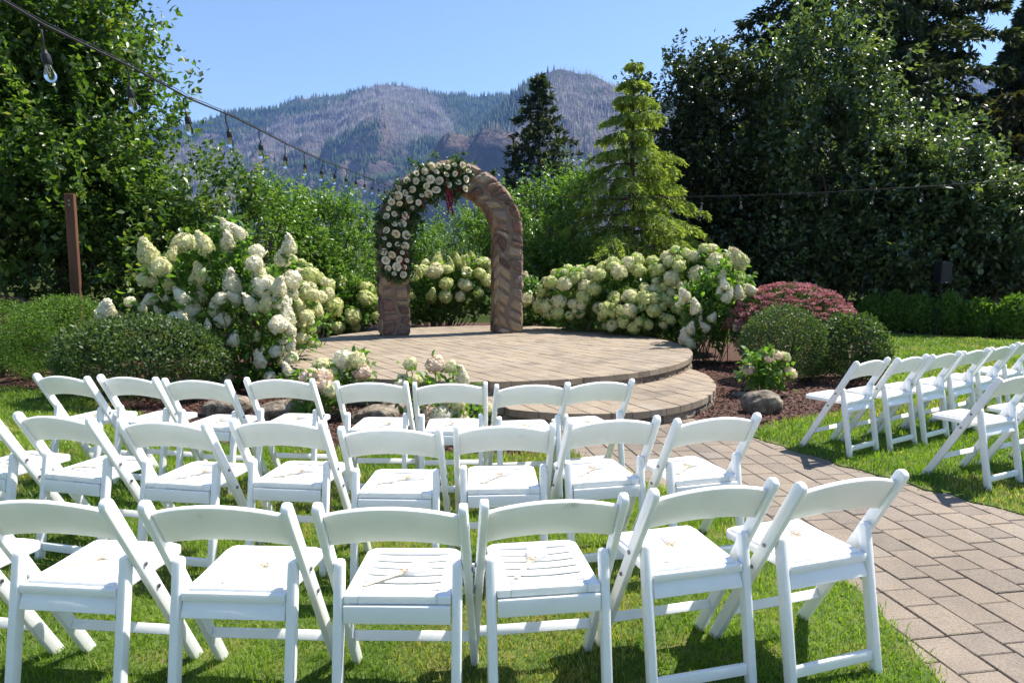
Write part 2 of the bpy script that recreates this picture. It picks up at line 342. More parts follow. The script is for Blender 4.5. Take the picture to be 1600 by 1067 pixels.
# ------------------------------------------------------------------ ground, beds, lawns
b = MB(); b.prism([(-5200, -600), (5200, -600), (5200, 5200), (-5200, 5200)], -1.2, -.06)
g = link('ground', b.mesh('ground'), M['ground'], kind='structure'); g['label'] = 'earth under the garden and the valley'
def sheet(name, poly, z0, z1, mat, label):
    b = MB(); b.prism(poly, z0, z1); o = link(name, b.mesh(name, fix=True), mat, kind='structure'); o['label'] = label; return o
sheet('mulch_bed', [(-13, 4.6), (8.6, 4.6), (14, 12.5), (16, 19), (-13, 19)], -.05, -.015, M['mulch'], 'red brown bark mulch of the planting beds')
PATH_L = [(.30, 6.3), (.45, 5.55), (.58, 5.2), (1.0, 4.55), (1.4, 3.87), (1.58, 3.3), (1.62, 2.9), (1.57, 2.55), (1.50, 2.2), (1.42, 1.6), (1.35, .4)]
PATH_R = [(1.75, 6.6), (2.12, 6.0), (2.49, 5.08), (2.7, 4.72), (2.9, 4.38), (3.13, 4.02), (3.5, 3.3), (3.75, 2.6), (3.9, 1.6), (3.95, .4)]
def wob(pts, k=14, amp=.02, seed=0):
    r = np.random.default_rng(seed); out = []
    for a, c in zip(pts[:-1], pts[1:]):
        a = np.array(a); c = np.array(c); m = max(1, int(np.linalg.norm(c - a) / .12))
        for i in range(m): out.append(a + (c - a) * i / m + r.normal(0, amp, 2))
    return [tuple(p) for p in out] + [tuple(pts[-1])]
LL = wob([(-12, 9.0), (-6.6, 8.6), (-5.7, 8.2), (-4.6, 7.5), (-3.6, 6.7), (-2.9, 5.95), (-2.4, 5.65), (-1.44, 5.52), (-.83, 5.42), (0, 5.32), (.45, 5.45)], seed=1)
lawn_left = wob([(-12, .4), (1.35, .4)], seed=8)[:1] + wob(list(reversed(PATH_L))[:-1], seed=2) + list(reversed(LL))
lawn_right = wob(list(reversed(PATH_R))[:-1], seed=3) + wob([(2.15, 6.05), (2.45, 6.4), (2.82, 6.6), (3.5, 7.1), (4.4, 8.0), (5.5, 9.9), (6.6, 12.2), (8.0, 15.0), (8.6, 16.1), (9.4, 15.1), (10.7, 14.1), (12.5, 13.2), (16, 12)], seed=4) + [(16, .4)]
sheet('lawn', lawn_left, -.055, 0, M['turf'], 'mown lawn under the large block of chairs')
sheet('lawn', lawn_right, -.055, 0, M['turf'], 'mown lawn across the path below the speaker')

def inside(poly, P):
    poly = np.array(poly); x, y = P[:, 0], P[:, 1]; c = np.zeros(len(P), bool); j = len(poly) - 1
    for i in range(len(poly)):
        xi, yi = poly[i]; xj, yj = poly[j]
        with np.errstate(divide='ignore', invalid='ignore'):
            k = ((yi > y) != (yj > y)) & (x < (xj - xi) * (y - yi) / (yj - yi) + xi)
        c ^= k; j = i
    return c
def grass(name, poly, y0, y1, x0, x1, ncand, seed, label, wide=1.0):
    r = np.random.default_rng(seed)
    y = y0 * (y1 / y0) ** r.random(ncand)              # denser near the viewer
    lim = .82 * y + wide
    x = r.uniform(-1, 1, ncand) * lim
    P = np.stack([x, y], -1); k = (x > x0) & (x < x1) & inside(poly, P + r.normal(0, .028, P.shape)); P = P[k]; n = len(P)
    d = P[:, 1]; sc_ = np.clip(d / 3.0, .8, 3.2)
    pat = fbm(P[:, 0] * .9, P[:, 1] * .9, 61, 3); pf = fbm(P[:, 0] * 5, P[:, 1] * 5, 67, 2)
    h = r.uniform(.016, .036, n) * (.8 + .5 * pf) * np.clip(sc_, 1, 1.5); wd = r.uniform(.0016, .0030, n) * sc_
    a = r.random(n) * 6.283; side = np.stack([np.cos(a), np.sin(a), np.zeros(n)], -1) * wd[:, None]
    la = r.random(n) * 6.283; lean = np.stack([np.cos(la), np.sin(la), np.zeros(n)], -1) * (h * r.uniform(.15, .95, n))[:, None]
    B = np.concatenate([P, np.full((n, 1), -.004)], 1); up = np.array([0, 0, 1.]) * h[:, None]
    m_ = B + up * .6 + lean * .35; t = B + up + lean
    V = np.stack([B - side, B + side, m_ + side * .8, m_ - side * .8, t], 1).reshape(-1, 3); i = np.arange(n)[:, None] * 5
    F = np.concatenate([i + [0, 1, 2], i + [0, 2, 3], i + [3, 2, 4]])
    v = np.clip(.42 + (pat - .5) * 1.3 + (pf - .5) * .4 + r.normal(0, .13, n), 0, .86)
    dry = (fbm(P[:, 0] * 1.6, P[:, 1] * 1.6, 91, 2) > .63) & (r.random(n) < .5) | (r.random(n) < .05); v = np.where(dry, r.uniform(.88, 1, n), v)
    o = link(name, mesh_tris(name, V, F, {'v': np.repeat(v, 5)}), M['grass'], kind='stuff'); return tag(o, label, 'grass')
grass('grass', lawn_left, 2.0, 9.5, -9.5, 3, 270000, 7, 'short green grass blades around the large block of chairs')
grass('grass', lawn_right, 3.2, 16.3, 1.5, 15, 330000, 9, 'short green grass blades across the path', 3.0)

def chips(n, seed):
    r = np.random.default_rng(seed)
    y = 5.2 * (11 / 5.2) ** r.random(n); x = r.uniform(-.75, .75, n) * y
    P = np.stack([x, y], -1); k = ~inside(lawn_left, P) & ~inside(lawn_right, P)
    k &= ((P[:, 0] + .4) / 2.95) ** 2 + ((P[:, 1] - 10.4) / 3.2) ** 2 > 1
    k &= ((P[:, 0] - .70) / 1.7) ** 2 + ((P[:, 1] - 8.6) / 2.35) ** 2 > 1
    k &= ~((P[:, 1] < 6.4) & (P[:, 0] > .3) & (P[:, 0] < 2.6)); k &= ~((P[:, 1] < 6.75) & (P[:, 0] > .2) & (P[:, 0] < 2.05)); P = P[k]; n = len(P)
    L = r.uniform(.008, .032, n); W = L * r.uniform(.2, .55, n)
    ax = nrm(np.stack([r.normal(size=n), r.normal(size=n), r.normal(0, .35, n)], -1)); nn = nrm(np.stack([r.normal(0, .5, n), r.normal(0, .5, n), np.ones(n)], -1))
    sd_ = nrm(np.cross(ax, nn)); C = np.concatenate([P, r.uniform(-.014, .006, (n, 1))], 1)
    V = np.stack([C - ax * L[:, None], C - sd_ * W[:, None] + nn * .003, C + ax * L[:, None], C + sd_ * W[:, None]], 1).reshape(-1, 3)
    i = np.arange(n)[:, None] * 4; F = np.concatenate([i + [0, 1, 2], i + [0, 2, 3]])
    o = link('bark_chips', mesh_tris('bark_chips', V, F, {'v': np.repeat(np.clip(r.beta(2, 2.6, n), 0, 1), 4)}), M['chips'], kind='stuff')
    tag(o, 'loose red brown bark chips covering the planting beds', 'mulch')
chips(75000, 3)

# ------------------------------------------------------------------ pavers: stage, step, path
def clip_convex(sub, clip):
    out = [np.array(p) for p in sub]
    for i in range(len(clip)):
        a = np.array(clip[i]); c = np.array(clip[(i + 1) % len(clip)]); e_ = c - a
        f = lambda p: e_[0] * (p[1] - a[1]) - e_[1] * (p[0] - a[0])
        new = []
        for j in range(len(out)):
            p, q = out[j], out[(j + 1) % len(out)]; fp, fq = f(p), f(q)
            if fp >= 0: new.append(p)
            if fp * fq < 0: new.append(p + (q - p) * fp / (fp - fq))
        out = new
        if len(out) < 3: return []
    return out
def parea(P): P = np.array(P); x, y = P[:, 0], P[:, 1]; return .5 * np.sum(x * np.roll(y, -1) - y * np.roll(x, -1))
def laying(ang, cx, cy, ext, roww, seed, lens=(.22, .34, .45)):
    r = random.Random(seed); ca, sa = math.cos(ang), math.sin(ang); res = []
    v = -ext
    while v < ext:
        u = -ext - r.random() * .4
        while u < ext:
            L = r.choice(lens); gq = .0035
            q = [(u + gq, v + gq), (u + L - gq, v + gq), (u + L - gq, v + roww - gq), (u + gq, v + roww - gq)]
            res.append([(cx + ca * a - sa * c, cy + sa * a + ca * c) for a, c in q]); u += L
        v += roww
    return res
def ell(cx, cy, rx, ryf, ryb, n=72):
    return [(cx + rx * math.cos(t), cy + (ryb if math.sin(t) > 0 else ryf) * math.sin(t)) for t in np.linspace(0, 2 * math.pi, n, endpoint=False)]
def pave(root, polys, z0, z1, seed, limit=300, mat='paver'):
    r = random.Random(seed); polys = sorted(polys, key=lambda p: np.mean(np.array(p)[:, 1]))
    rest = MB()
    for i, p in enumerate(polys):
        t = r.gauss(.5, .2); dz = r.uniform(-.0025, .0025)
        if i < limit:
            c = np.mean(np.array(p), 0); b = MB(); b.prism([(q[0] - c[0], q[1] - c[1]) for q in p], z0, z1 + dz, .004, t)
            link('paver', b.mesh('paver'), M[mat], root, (c[0], c[1], 0))
        else: rest.prism(p, z0, z1 + dz, .004, t)
    if rest.v: link('pavers', rest.mesh('pavers'), M[mat], root, kind='stuff')
STAGE_Z, STEP_Z = .30, .15
stage_e = ell(-.4, 10.4, 3.05, 3.3, 3.85); step_e = ell(.70, 8.6, 1.76, 2.4, 1.6)
b = MB(); b.prism(ell(-.4, 10.4, 2.97, 3.22, 3.77), -.05, STAGE_Z - .012)
stage = link('paved_stage', b.mesh('paved_stage'), M['joint'], kind='structure'); stage['label'] = 'round raised paver stage carrying the stone arch'
pv = [q for q in (clip_convex(p, stage_e) for p in laying(R(-58), -.4, 10.4, 4.6, .20, 5, (.2, .2, .3))) if len(q) > 2 and parea(q) > .003]
pave(stage, pv, STAGE_Z - .07, STAGE_Z, 6)
b = MB(); b.prism(ell(.70, 8.6, 1.68, 2.32, 1.5), -.05, STEP_Z - .012)
step = link('paved_step', b.mesh('paved_step'), M['joint'], kind='structure'); step['label'] = 'curved lower paver step in front of the stage'
def out_stage(p):
    c = np.mean(np.array(p), 0); return ((c[0] + .4) / 2.9) ** 2 + ((c[1] - 10.4) / 3.15) ** 2 > 1
pv = [q for q in (clip_convex(p, step_e) for p in laying(R(-66), .75, 8.6, 3.2, .20, 15, (.2, .3, .3))) if len(q) > 2 and parea(q) > .003 and out_stage(q)]
pave(step, pv, STEP_Z - .07, STEP_Z, 16)
def wall_ring(root, e, inset, z0, z1, blk, sel, seed):
    r = random.Random(seed); E_ = np.array(e); E_ = np.vstack([E_, E_[:1]]); seg = np.linalg.norm(np.diff(E_, axis=0), axis=1); S = np.concatenate([[0], np.cumsum(seg)])
    pt = lambda s: np.array([np.interp(s % S[-1], S, E_[:, 0]), np.interp(s % S[-1], S, E_[:, 1])])
    s = 0
    while s < S[-1] - .1:
        L = blk * r.uniform(.8, 1.25); a, c = pt(s + .004), pt(s + L - .004); m_ = (a + c) / 2
        if sel(m_):
            tdir = (c - a) / np.linalg.norm(c - a); nn = np.array([tdir[1], -tdir[0]])
            nx, nz = 5, 3; V = []; F = []
            for k in range(nz + 1):
                for j in range(nx + 1):
                    edge = (j in (0, nx)) or (k in (0, nz)); p = a + (c - a) * j / nx - nn * (inset + (0.02 if edge else -r.uniform(-.004, .016)))
                    V.append((p[0], p[1], z0 + (z1 - z0) * k / nz))
            for k in range(nz):
                for j in range(nx): q = k * (nx + 1) + j; F.append((q, q + 1, q + nx + 2, q + nx + 1))
            bk = len(V)
            for (j, k) in ((0, 0), (nx, 0), (nx, nz), (0, nz)):
                p = a + (c - a) * j / nx - nn * (inset + .12); V.append((p[0], p[1], z0 + (z1 - z0) * k / nz))
            top = [nz * (nx + 1) + j for j in range(nx + 1)]
            F += [tuple(top) + (bk + 2, bk + 3), tuple(k * (nx + 1) + nx for k in range(nz + 1)) + (bk + 2, bk + 1), tuple(k * (nx + 1) for k in reversed(range(nz + 1))) + (bk, bk + 3)]
            b = MB(); b.add([(x - m_[0], y - m_[1], z) for x, y, z in V], F, r.random())
            link('wall_block', b.mesh('wall_block', fix=True), M['block'], root, (m_[0], m_[1], 0))
        s += L
wall_ring(stage, stage_e, .012, -.04, STAGE_Z - .072, .3, lambda p: p[1] < 11.2, 3)
wall_ring(step, step_e, .012, -.04, STEP_Z - .072, .3, lambda p: p[1] < 9.6 and out_stage([p, p]), 4)
b = MB(); b.prism(PATH_L[::-1][:0] + [tuple(p) for p in PATH_L] + [tuple(p) for p in reversed(PATH_R)], -.045, -.022)
path = link('path', b.mesh('path', fix=True), M['joint'], kind='structure'); path['label'] = 'concrete paver path leading to the stage step'
Lx = lambda y: np.interp(y, [p[1] for p in reversed(PATH_L)], [p[0] for p in reversed(PATH_L)])
Rx = lambda y: np.interp(y, [p[1] for p in reversed(PATH_R)], [p[0] for p in reversed(PATH_R)])
pv = []
for p in laying(R(-81), 2.0, 3.6, 3.6, .17, 31, (.15, .19, .24)):
    a = np.array(p); y = a[:, 1].mean()
    if 1.2 < y < 7.0 and (a[:, 0] > Lx(y) - .12).sum() >= 2 and (a[:, 0] < Rx(y) + .12).sum() >= 2:
        c = a.mean(0)
        if ((c[0] - .70) / 1.65) ** 2 + ((c[1] - 8.6) / 2.3) ** 2 > 1 and Lx(y) - .12 < c[0] < Rx(y) + .12: pv.append(p)
pave(path, pv, -.044, -.008, 32, mat='path_paver')

# ------------------------------------------------------------------ stone arch
ARC = np.array([-1.1, 12.45, STAGE_Z]); ARZ = R(17)
RO, RI, HL, DEP = 1.31, .79, 1.75, .46
RM, WD = (RO + RI) / 2, RO - RI
LTOT = 2 * HL + math.pi * RM
def amap(s, t, y):
    if s < HL: return np.array([-RM - t, y, s])
    if s < HL + math.pi * RM:
        a = math.pi - (s - HL) / RM; return np.array([(RM + t) * math.cos(a), y, HL + (RM + t) * math.sin(a)])
    return np.array([RM + t, y, LTOT - s])
arch = thing('stone_arch', 'tall round topped arch of red and brown field stones on the stage', 'arch', ARC, ARZ)
b = MB(); ns_ = 70; V = []; F = []
for i in range(ns_ + 1):
    s = LTOT * i / ns_
    for t, y in ((-1, -1), (1, -1), (1, 1), (-1, 1)): V.append(amap(s, t * (WD / 2 - .026), y * (DEP / 2 - .026)))
for i in range(ns_):
    for k in range(4): F.append((i*4+k, i*4+(k+1) % 4, i*4+4+(k+1) % 4, i*4+4+k))
b.add(V, F); link('mortar_core', b.mesh('mortar_core', fix=True), M['mortar'], arch)
rs = random.Random(21)
def stone(fn, q4, bulge, a):
    q4 = np.array(q4); cen = q4.mean(0); c = [p + (cen - p) / np.linalg.norm(cen - p) * rs.uniform(.004, .014) for p in q4]
    n = 5; V = []; F = []
    for j in range(n + 1):
        for i in range(n + 1):
            x, y = 2 * i / n - 1, 2 * j / n - 1
            k = 1 - .10 * (abs(x * y)) ** 2; x2, y2 = x * k, y * k
            e = max(abs(x), abs(y)); h = -.04 if e > .99 else bulge * (1 - .12 * e ** 2) * (1 + rs.uniform(-.3, .3))
            X, Y = (x2 + 1) / 2, (y2 + 1) / 2
            u = (c[0][0] * (1-X) + c[1][0] * X) * (1-Y) + (c[3][0] * (1-X) + c[2][0] * X) * Y
            v = (c[0][1] * (1-X) + c[1][1] * X) * (1-Y) + (c[3][1] * (1-X) + c[2][1] * X) * Y
            V.append(fn(u + rs.uniform(-.006, .006), v + rs.uniform(-.006, .006), h))
    for j in range(n):
        for i in range(n): q = j * (n + 1) + i; F.append((q, q + 1, q + n + 2, q + n + 1))
    b = MB(); cc = np.mean(V, 0); b.add([p - cc for p in V], F, a)
    link('stone', b.mesh('stone', fix=True), M['stone'], arch, cc)
def course(fn, w, smin, smax, split):
    ncol = split; ph = rs.random() * 6
    def bd(i, s):
        if i == 0: return -w / 2
        if i == ncol: return w / 2
        return -w / 2 + w * i / ncol + w * .13 * math.sin(s * 5.1 + ph + i * 2) + w * .07 * math.sin(s * 11.3 + i)
    for col in range(ncol):
        s0 = [0.0, 0.0]
        while s0[0] < LTOT - .02:
            h = rs.uniform(smin, smax); s1 = [min(LTOT, max(s0[0] + .08, s0[0] + h + rs.uniform(-.05, .05))), min(LTOT, max(s0[1] + .08, s0[1] + h + rs.uniform(-.05, .05)))]
            if LTOT - min(s1) < .14: s1 = [LTOT, LTOT]
            stone(fn, [(s0[0], bd(col, s0[0])), (s1[0], bd(col, s1[0])), (s1[1], bd(col + 1, s1[1])), (s0[1], bd(col + 1, s0[1]))], rs.uniform(.014, .040), rs.random())
            s0 = s1
course(lambda u, v, h: amap(min(max(u, 0), LTOT), v, -DEP/2 + .015 - h), WD, .10, .27, 2)
course(lambda u, v, h: amap(min(max(u, 0), LTOT), -WD/2 + .015 - h * .8, v), DEP, .13, .3, 2)
course(lambda u, v, h: amap(min(max(u, 0), LTOT), WD/2 - .015 + h * .8, v), DEP, .2, .4, 2)
course(lambda u, v, h: amap(min(max(u, 0), LTOT), v, DEP/2 - .015 + h), WD, .22, .42, 2)

# ------------------------------------------------------------------ foliage generators
def leaves_mesh(name, P, A, S, W, r, v=None, nb=.8, hexa=False, droop=.12, N0=None):
    """P base points, A axis, S lengths, W half width ratio"""
    n = len(P); A = nrm(A)
    nn = (N0 if N0 is not None else np.array([0, 0, 1.])) + r.normal(0, nb, (n, 3)); sd_ = nrm(np.cross(A, nn)); nn = nrm(np.cross(sd_, A)); S = S[:, None]; w_ = S * W
    if v is None: v = r.random(n)
    if hexa:
        c = [P, P + A*S*.3 + sd_*w_*.85 + nn*S*.05, P + A*S*.3 - sd_*w_*.85 + nn*S*.05, P + A*S*.66 + sd_*w_*.7 + nn*S*.02, P + A*S*.66 - sd_*w_*.7 + nn*S*.02, P + A*S - nn*S*droop]
        V = np.stack(c, 1).reshape(-1, 3); i = np.arange(n)[:, None] * 6
        F = np.concatenate([i + [0, 2, 1], i + [1, 2, 4], i + [1, 4, 3], i + [3, 4, 5]]); return mesh_tris(name, V, F, {'v': np.repeat(v, 6)})
    c = [P, P + A*S*.45 + sd_*w_ + nn*S*.06, P + A*S - nn*S*droop, P + A*S*.45 - sd_*w_ + nn*S*.06]
    V = np.stack(c, 1).reshape(-1, 3); i = np.arange(n)[:, None] * 4
    return mesh_tris(name, V, np.concatenate([i + [0, 1, 2], i + [0, 2, 3]]), {'v': np.repeat(v, 4)})
def shoots(ells, nsh, L, per, size, r, up=.45, jitter=.45, inner=.5, zmin=.05, gap_=0.0, clf=1.2):
    W_ = np.array([(e[1][0] * e[1][1] + e[1][0] * e[1][2]) for e in ells]); k = r.choice(len(ells), nsh, p=W_ / W_.sum())
    C = np.array([e[0] for e in ells])[k]; Rd = np.array([e[1] for e in ells])[k]
    D = nrm(r.normal(size=(nsh, 3))); rr = inner + (1 - inner) * r.random(nsh) ** .55
    lump = .78 + .46 * vnoise(D[:, 0] * 3.1 + k * 7, D[:, 2] * 3.1 + D[:, 1] * 2, 5)
    root = C + D * Rd * (rr * lump)[:, None]
    cl = fbm(root[:, 0] * clf + root[:, 2] * clf * .6 + 9, root[:, 2] * clf * .9 + root[:, 1] * clf * .7, 13, 2)
    kk = (cl > gap_) | (r.random(nsh) < .12); C, Rd, D, root, k = C[kk], Rd[kk], D[kk], root[kk], k[kk]; nsh = len(root)
    gd = nrm(D / Rd * Rd.mean(1, keepdims=True) * .8 + np.array([0, 0, up]) + r.normal(0, jitter, (nsh, 3)))
    Ls = L * r.uniform(.5, 1.25, nsh)
    t = r.random((nsh, per)); t.sort(1)
    bend = np.array([0, 0, 1.])[None, None] * (t ** 2 * .25 * Ls[:, None])[:, :, None] * (1 if up > 0 else -1)
    P = root[:, None] + gd[:, None] * (t * Ls[:, None])[:, :, None] + bend + r.normal(0, size * .3, (nsh, per, 3))
    A = gd[:, None] * .55 + r.normal(0, .75, (nsh, per, 3)) + np.array([0, 0, -.12])
    sv_ = r.normal(0, .16, nsh); v = np.clip(.4 + sv_[:, None] + .22 * t + r.normal(0, .14, (nsh, per)), 0, 1)
    P = P.reshape(-1, 3); A = A.reshape(-1, 3); v = v.ravel(); k2 = P[:, 2] > zmin
    return P[k2], A[k2], size * r.uniform(.65, 1.25, len(P))[k2], v[k2], root, gd, Ls
def broadleaf(name, label, base, ells, nsh, L, per, size, mat, seed, wr=.3, trunk_r=.12, nl=26, up=.45, group=None, stems=1, cat='tree', inner=.45, twigs=300, nb=.62):
    r = np.random.default_rng(seed); base = np.array(base, float)
    t = thing(name, label, cat, base, 0, group)
    P, A, S, v, root, gd, Ls = shoots(ells, int(nsh * 1.35), L, per, size, r, up, inner=inner, gap_=.43)
    link('crown', leaves_mesh('crown', P - base, A, S, wr, r, v, nb=nb), mat, t)
    b = MB(); C = np.mean([e[0] for e in ells], 0) - base
    for s in range(stems):
        off = np.array([r.normal(0, .15), r.normal(0, .15), 0]) if stems > 1 else np.zeros(3)
        top = C + np.array([off[0] * 4, off[1] * 4, .4 * ells[0][1][2]]); b.tube([off * .5 + [0, 0, -.08], off + (top - off) * .4 + r.normal(0, .05, 3), off + (top - off) * .75 + r.normal(0, .08, 3), top], [trunk_r, trunk_r * .8, trunk_r * .5, trunk_r * .2], 8)
        for k in r.choice(len(root), nl):
            f = r.uniform(.3, .9); st = off + (top - off) * f; en = root[k] - base; md = (st + en) / 2 + np.array([0, 0, .12 * np.linalg.norm(en - st)])
            b.tube([st, md, en], [trunk_r * .38 * (1.1 - f), trunk_r * .2, trunk_r * .06], 5, cap=False)
    tb = MB()
    for k in r.choice(len(root), min(twigs, len(root)), replace=False):
        tb.tube([root[k] - base, root[k] - base + gd[k] * Ls[k] * .95 + np.array([0, 0, .2 * Ls[k]])], [.006, .002], 3, cap=False)
    link('trunk', b.mesh('trunk', smooth=True), M['bark'], t); link('twigs', tb.mesh('twigs'), M['bark'], t, kind='stuff'); return t
def E(px, py, Y, rx, ry, rz): return (at(px, py, Y), (rx, ry, rz))

# ------------------------------------------------------------------ trees
gz = -.06
broadleaf('poplar_tree', 'tall broadleaf tree with loose upright shoots behind the brown post', (-8.2, 12.6, gz),
          [E(25, 60, 12.6, 1.8, 1.6, 2.1), E(50, 250, 12.4, 2.4, 1.7, 2.0), E(-120, 180, 12.8, 2.3, 1.8, 3.0), E(110, 385, 12.3, 2.3, 1.4, 1.5), E(120, 10, 12.8, .8, .8, 1.4), E(185, 215, 12.6, .9, .9, 1.2)], 3000, .95, 24, .135, M['l_poplar'], 1, trunk_r=.16, up=.6)
broadleaf('hedgerow_tree', 'dense dark green broadleaf shrub tree beside the tall white hydrangea', (-6.3, 13.0, gz),
          [E(262, 335, 12.6, 1.4, 1.2, 1.3), E(230, 425, 12.3, 1.8, 1.0, 1.0), E(340, 410, 13.0, 1.2, 1.0, 1.0)], 1400, .5, 24, .095, M['l_poplar'], 2, trunk_r=.08, stems=3, nl=10)
wl = 'bright green willow like bush between the dark shrub tree and the arch'
broadleaf('willow_bush', 'bright green willow like bush sloping down beside the dark shrub tree', (-5.2, 14.2, gz), [E(395, 375, 14.2, 1.15, 1.0, 1.05), E(400, 450, 14, 1.3, 1, .9)], 1150, .5, 24, .09, M['l_willow'], 3, wr=.26, trunk_r=.05, stems=4, nl=7, up=.45, cat='bush')
broadleaf('willow_bush', 'bright green willow like bush just outside the flowered arch leg', (-4.1, 15.4, gz), [E(505, 385, 15.4, 1.1, 1.0, 1.0), E(545, 440, 15.4, 1.1, .9, .8)], 1150, .5, 24, .09, M['l_willow'], 4, wr=.26, trunk_r=.05, stems=4, nl=7, up=.45, cat='bush')
broadleaf('willow_bush', 'soft green bush seen through the arch opening', (-1.9, 17.5, gz), [E(705, 405, 17.3, 1.35, 1.0, .95), E(640, 415, 17.6, 1.2, 1, .7), E(755, 385, 17.6, .9, .9, 1.0)], 1200, .45, 24, .085, M['l_willow'], 5, wr=.25, trunk_r=.05, stems=4, nl=7, up=.6, cat='bush')
broadleaf('willow_bush', 'rounded green bush between the bare arch leg and the pale conifer', (.9, 17.0, gz), [E(850, 370, 16.8, 1.0, 1.0, 1.15), E(870, 440, 16.6, 1.3, .9, .8), E(905, 330, 17.2, .7, .7, .8)], 1150, .5, 24, .09, M['l_willow'], 6, wr=.25, trunk_r=.05, stems=4, nl=7, up=.6, cat='bush')
broadleaf('plum_tree', 'dark leaved slender tree behind the pale yellow green conifer', (4.9, 19.5, gz),
          [E(1050, 180, 19.3, .95, 1.0, 1.7), E(1120, 170, 19.6, .95, 1, 1.3), E(1090, 320, 19.2, 1.7, 1.3, 1.8), E(1130, 420, 18.8, 1.8, 1.2, 1.2)], 2000, .6, 22, .15, M['l_dark'], 7, trunk_r=.12, wr=.27, up=.6)
broadleaf('alder_tree', 'large broadleaf tree with glossy glinting leaves standing behind the speaker', (8.6, 18.6, gz),
          [E(1295, 130, 19, 1.5, 1.3, 1.7), E(1290, 260, 18.8, 2.3, 1.6, 1.7), E(1380, 330, 18.4, 2.3, 1.5, 1.6), E(1250, 390, 18.8, 2.2, 1.2, 1.3), E(1420, 250, 18.6, 1.3, 1.2, 1.2)], 3600, .7, 22, .165, M['l_alder'], 8, trunk_r=.18, up=.5, wr=.27)
broadleaf('alder_tree', 'spreading glossy leaved tree above the end of the low hedge', (12.6, 17.4, gz),
          [E(1480, 320, 17.4, 1.5, 1.3, 1.4), E(1540, 370, 17.2, 1.9, 1.3, 1.5), E(1440, 410, 17.4, 1.6, 1.2, 1.1), E(1650, 400, 17.2, 1.8, 1.3, 1.8)], 2500, .65, 22, .16, M['l_alder'], 9, trunk_r=.14, up=.5, wr=.27)

def conifer(name, label, base, H, rad, nbr, seed, mat, droop=.25, z0=.08, needle=.12, tw=9, per=9, flat=.25, pw=1.0, tilt=.15, group=None, hang=.0, nw=.16, trunk=None, whorl=0):
    r = np.random.default_rng(seed); base = np.array(base, float); t = thing(name, label, 'tree', base, 0, group)
    b = MB(); tr = trunk or H * .018; b.tube([(0, 0, -.1), (0, 0, H * .5), (0, 0, H * .97)], [tr, tr * .6, .012], 8)
    PP = []; AA = []; VV = []
    for i in range(nbr):
        f = z0 + (1 - z0) * (i + r.random()) / nbr
        if whorl: f = z0 + (1 - z0) * (np.floor((f - z0) / (1 - z0) * whorl) + .5 + r.normal(0, .1)) / whorl; f = min(f, .995)
        h = H * f; L = rad * ((1 - f) ** pw + .02) * r.uniform(.62, 1.12); az = i * 2.39996 + r.normal(0, .3)
        o = np.array([math.cos(az), math.sin(az), 0]); q = np.array([-o[1], o[0], 0])
        cv = lambda s: np.array([0, 0, h]) + np.outer(s, o) * L + np.outer(tilt * s - droop * s ** 2, [0, 0, 1]) * L
        ss = np.linspace(0, 1, 4); b.tube(cv(ss), [max(.008, tr * .3 * (1 - f) + .006), .012 * (1 - f) + .006, .008, .003], 4, cap=False)
        nt_ = max(4, int(tw * (L / rad) ** .6 * 2))
        s = r.uniform(.12, 1, nt_); s[0] = 1.0; rootp = cv(s); sg = r.choice([-1, 1], nt_); tl = L * .34 * (1.12 - s) ** .7 * r.uniform(.6, 1.2, nt_) + .08
        td = nrm(np.outer(sg * r.uniform(.4, 1.0, nt_), q) + o * r.uniform(.5, .9, (nt_, 1)) + np.stack([np.zeros(nt_), np.zeros(nt_), r.normal(-hang * .6, flat, nt_)], -1))
        tt = r.random((nt_, per))
        P = rootp[:, None] + td[:, None] * (tt * tl[:, None])[..., None]; P[..., 2] -= hang * tl[:, None] * tt ** 1.6
        P = P + r.normal(0, needle * .13, P.shape)
        A = td[:, None] * .9 + r.normal(0, .5, P.shape) + np.array([0, 0, -hang * 1.0])
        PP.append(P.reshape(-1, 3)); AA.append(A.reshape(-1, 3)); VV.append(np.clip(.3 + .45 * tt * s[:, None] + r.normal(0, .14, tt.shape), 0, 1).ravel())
    P = np.concatenate(PP); A = np.concatenate(AA); v = np.concatenate(VV)
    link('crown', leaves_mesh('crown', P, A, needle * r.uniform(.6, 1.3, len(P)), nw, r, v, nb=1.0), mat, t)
    link('trunk', b.mesh('trunk', smooth=True), M['bark'], t); return t
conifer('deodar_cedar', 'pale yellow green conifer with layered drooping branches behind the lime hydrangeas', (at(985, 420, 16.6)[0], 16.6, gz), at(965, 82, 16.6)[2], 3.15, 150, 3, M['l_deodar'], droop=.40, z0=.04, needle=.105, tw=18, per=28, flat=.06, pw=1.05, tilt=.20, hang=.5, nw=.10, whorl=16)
x = at(842, 300, 44); conifer('fir_tree', 'lone dark fir rising between the arch and the pale conifer', (x[0], 44, gz - .5), at(842, 118, 44)[2] + .5, 6.2, 130, 4, M['l_fir'], droop=.06, needle=.36, tw=9, per=13, flat=.2, pw=.95, tilt=.02, nw=.17)
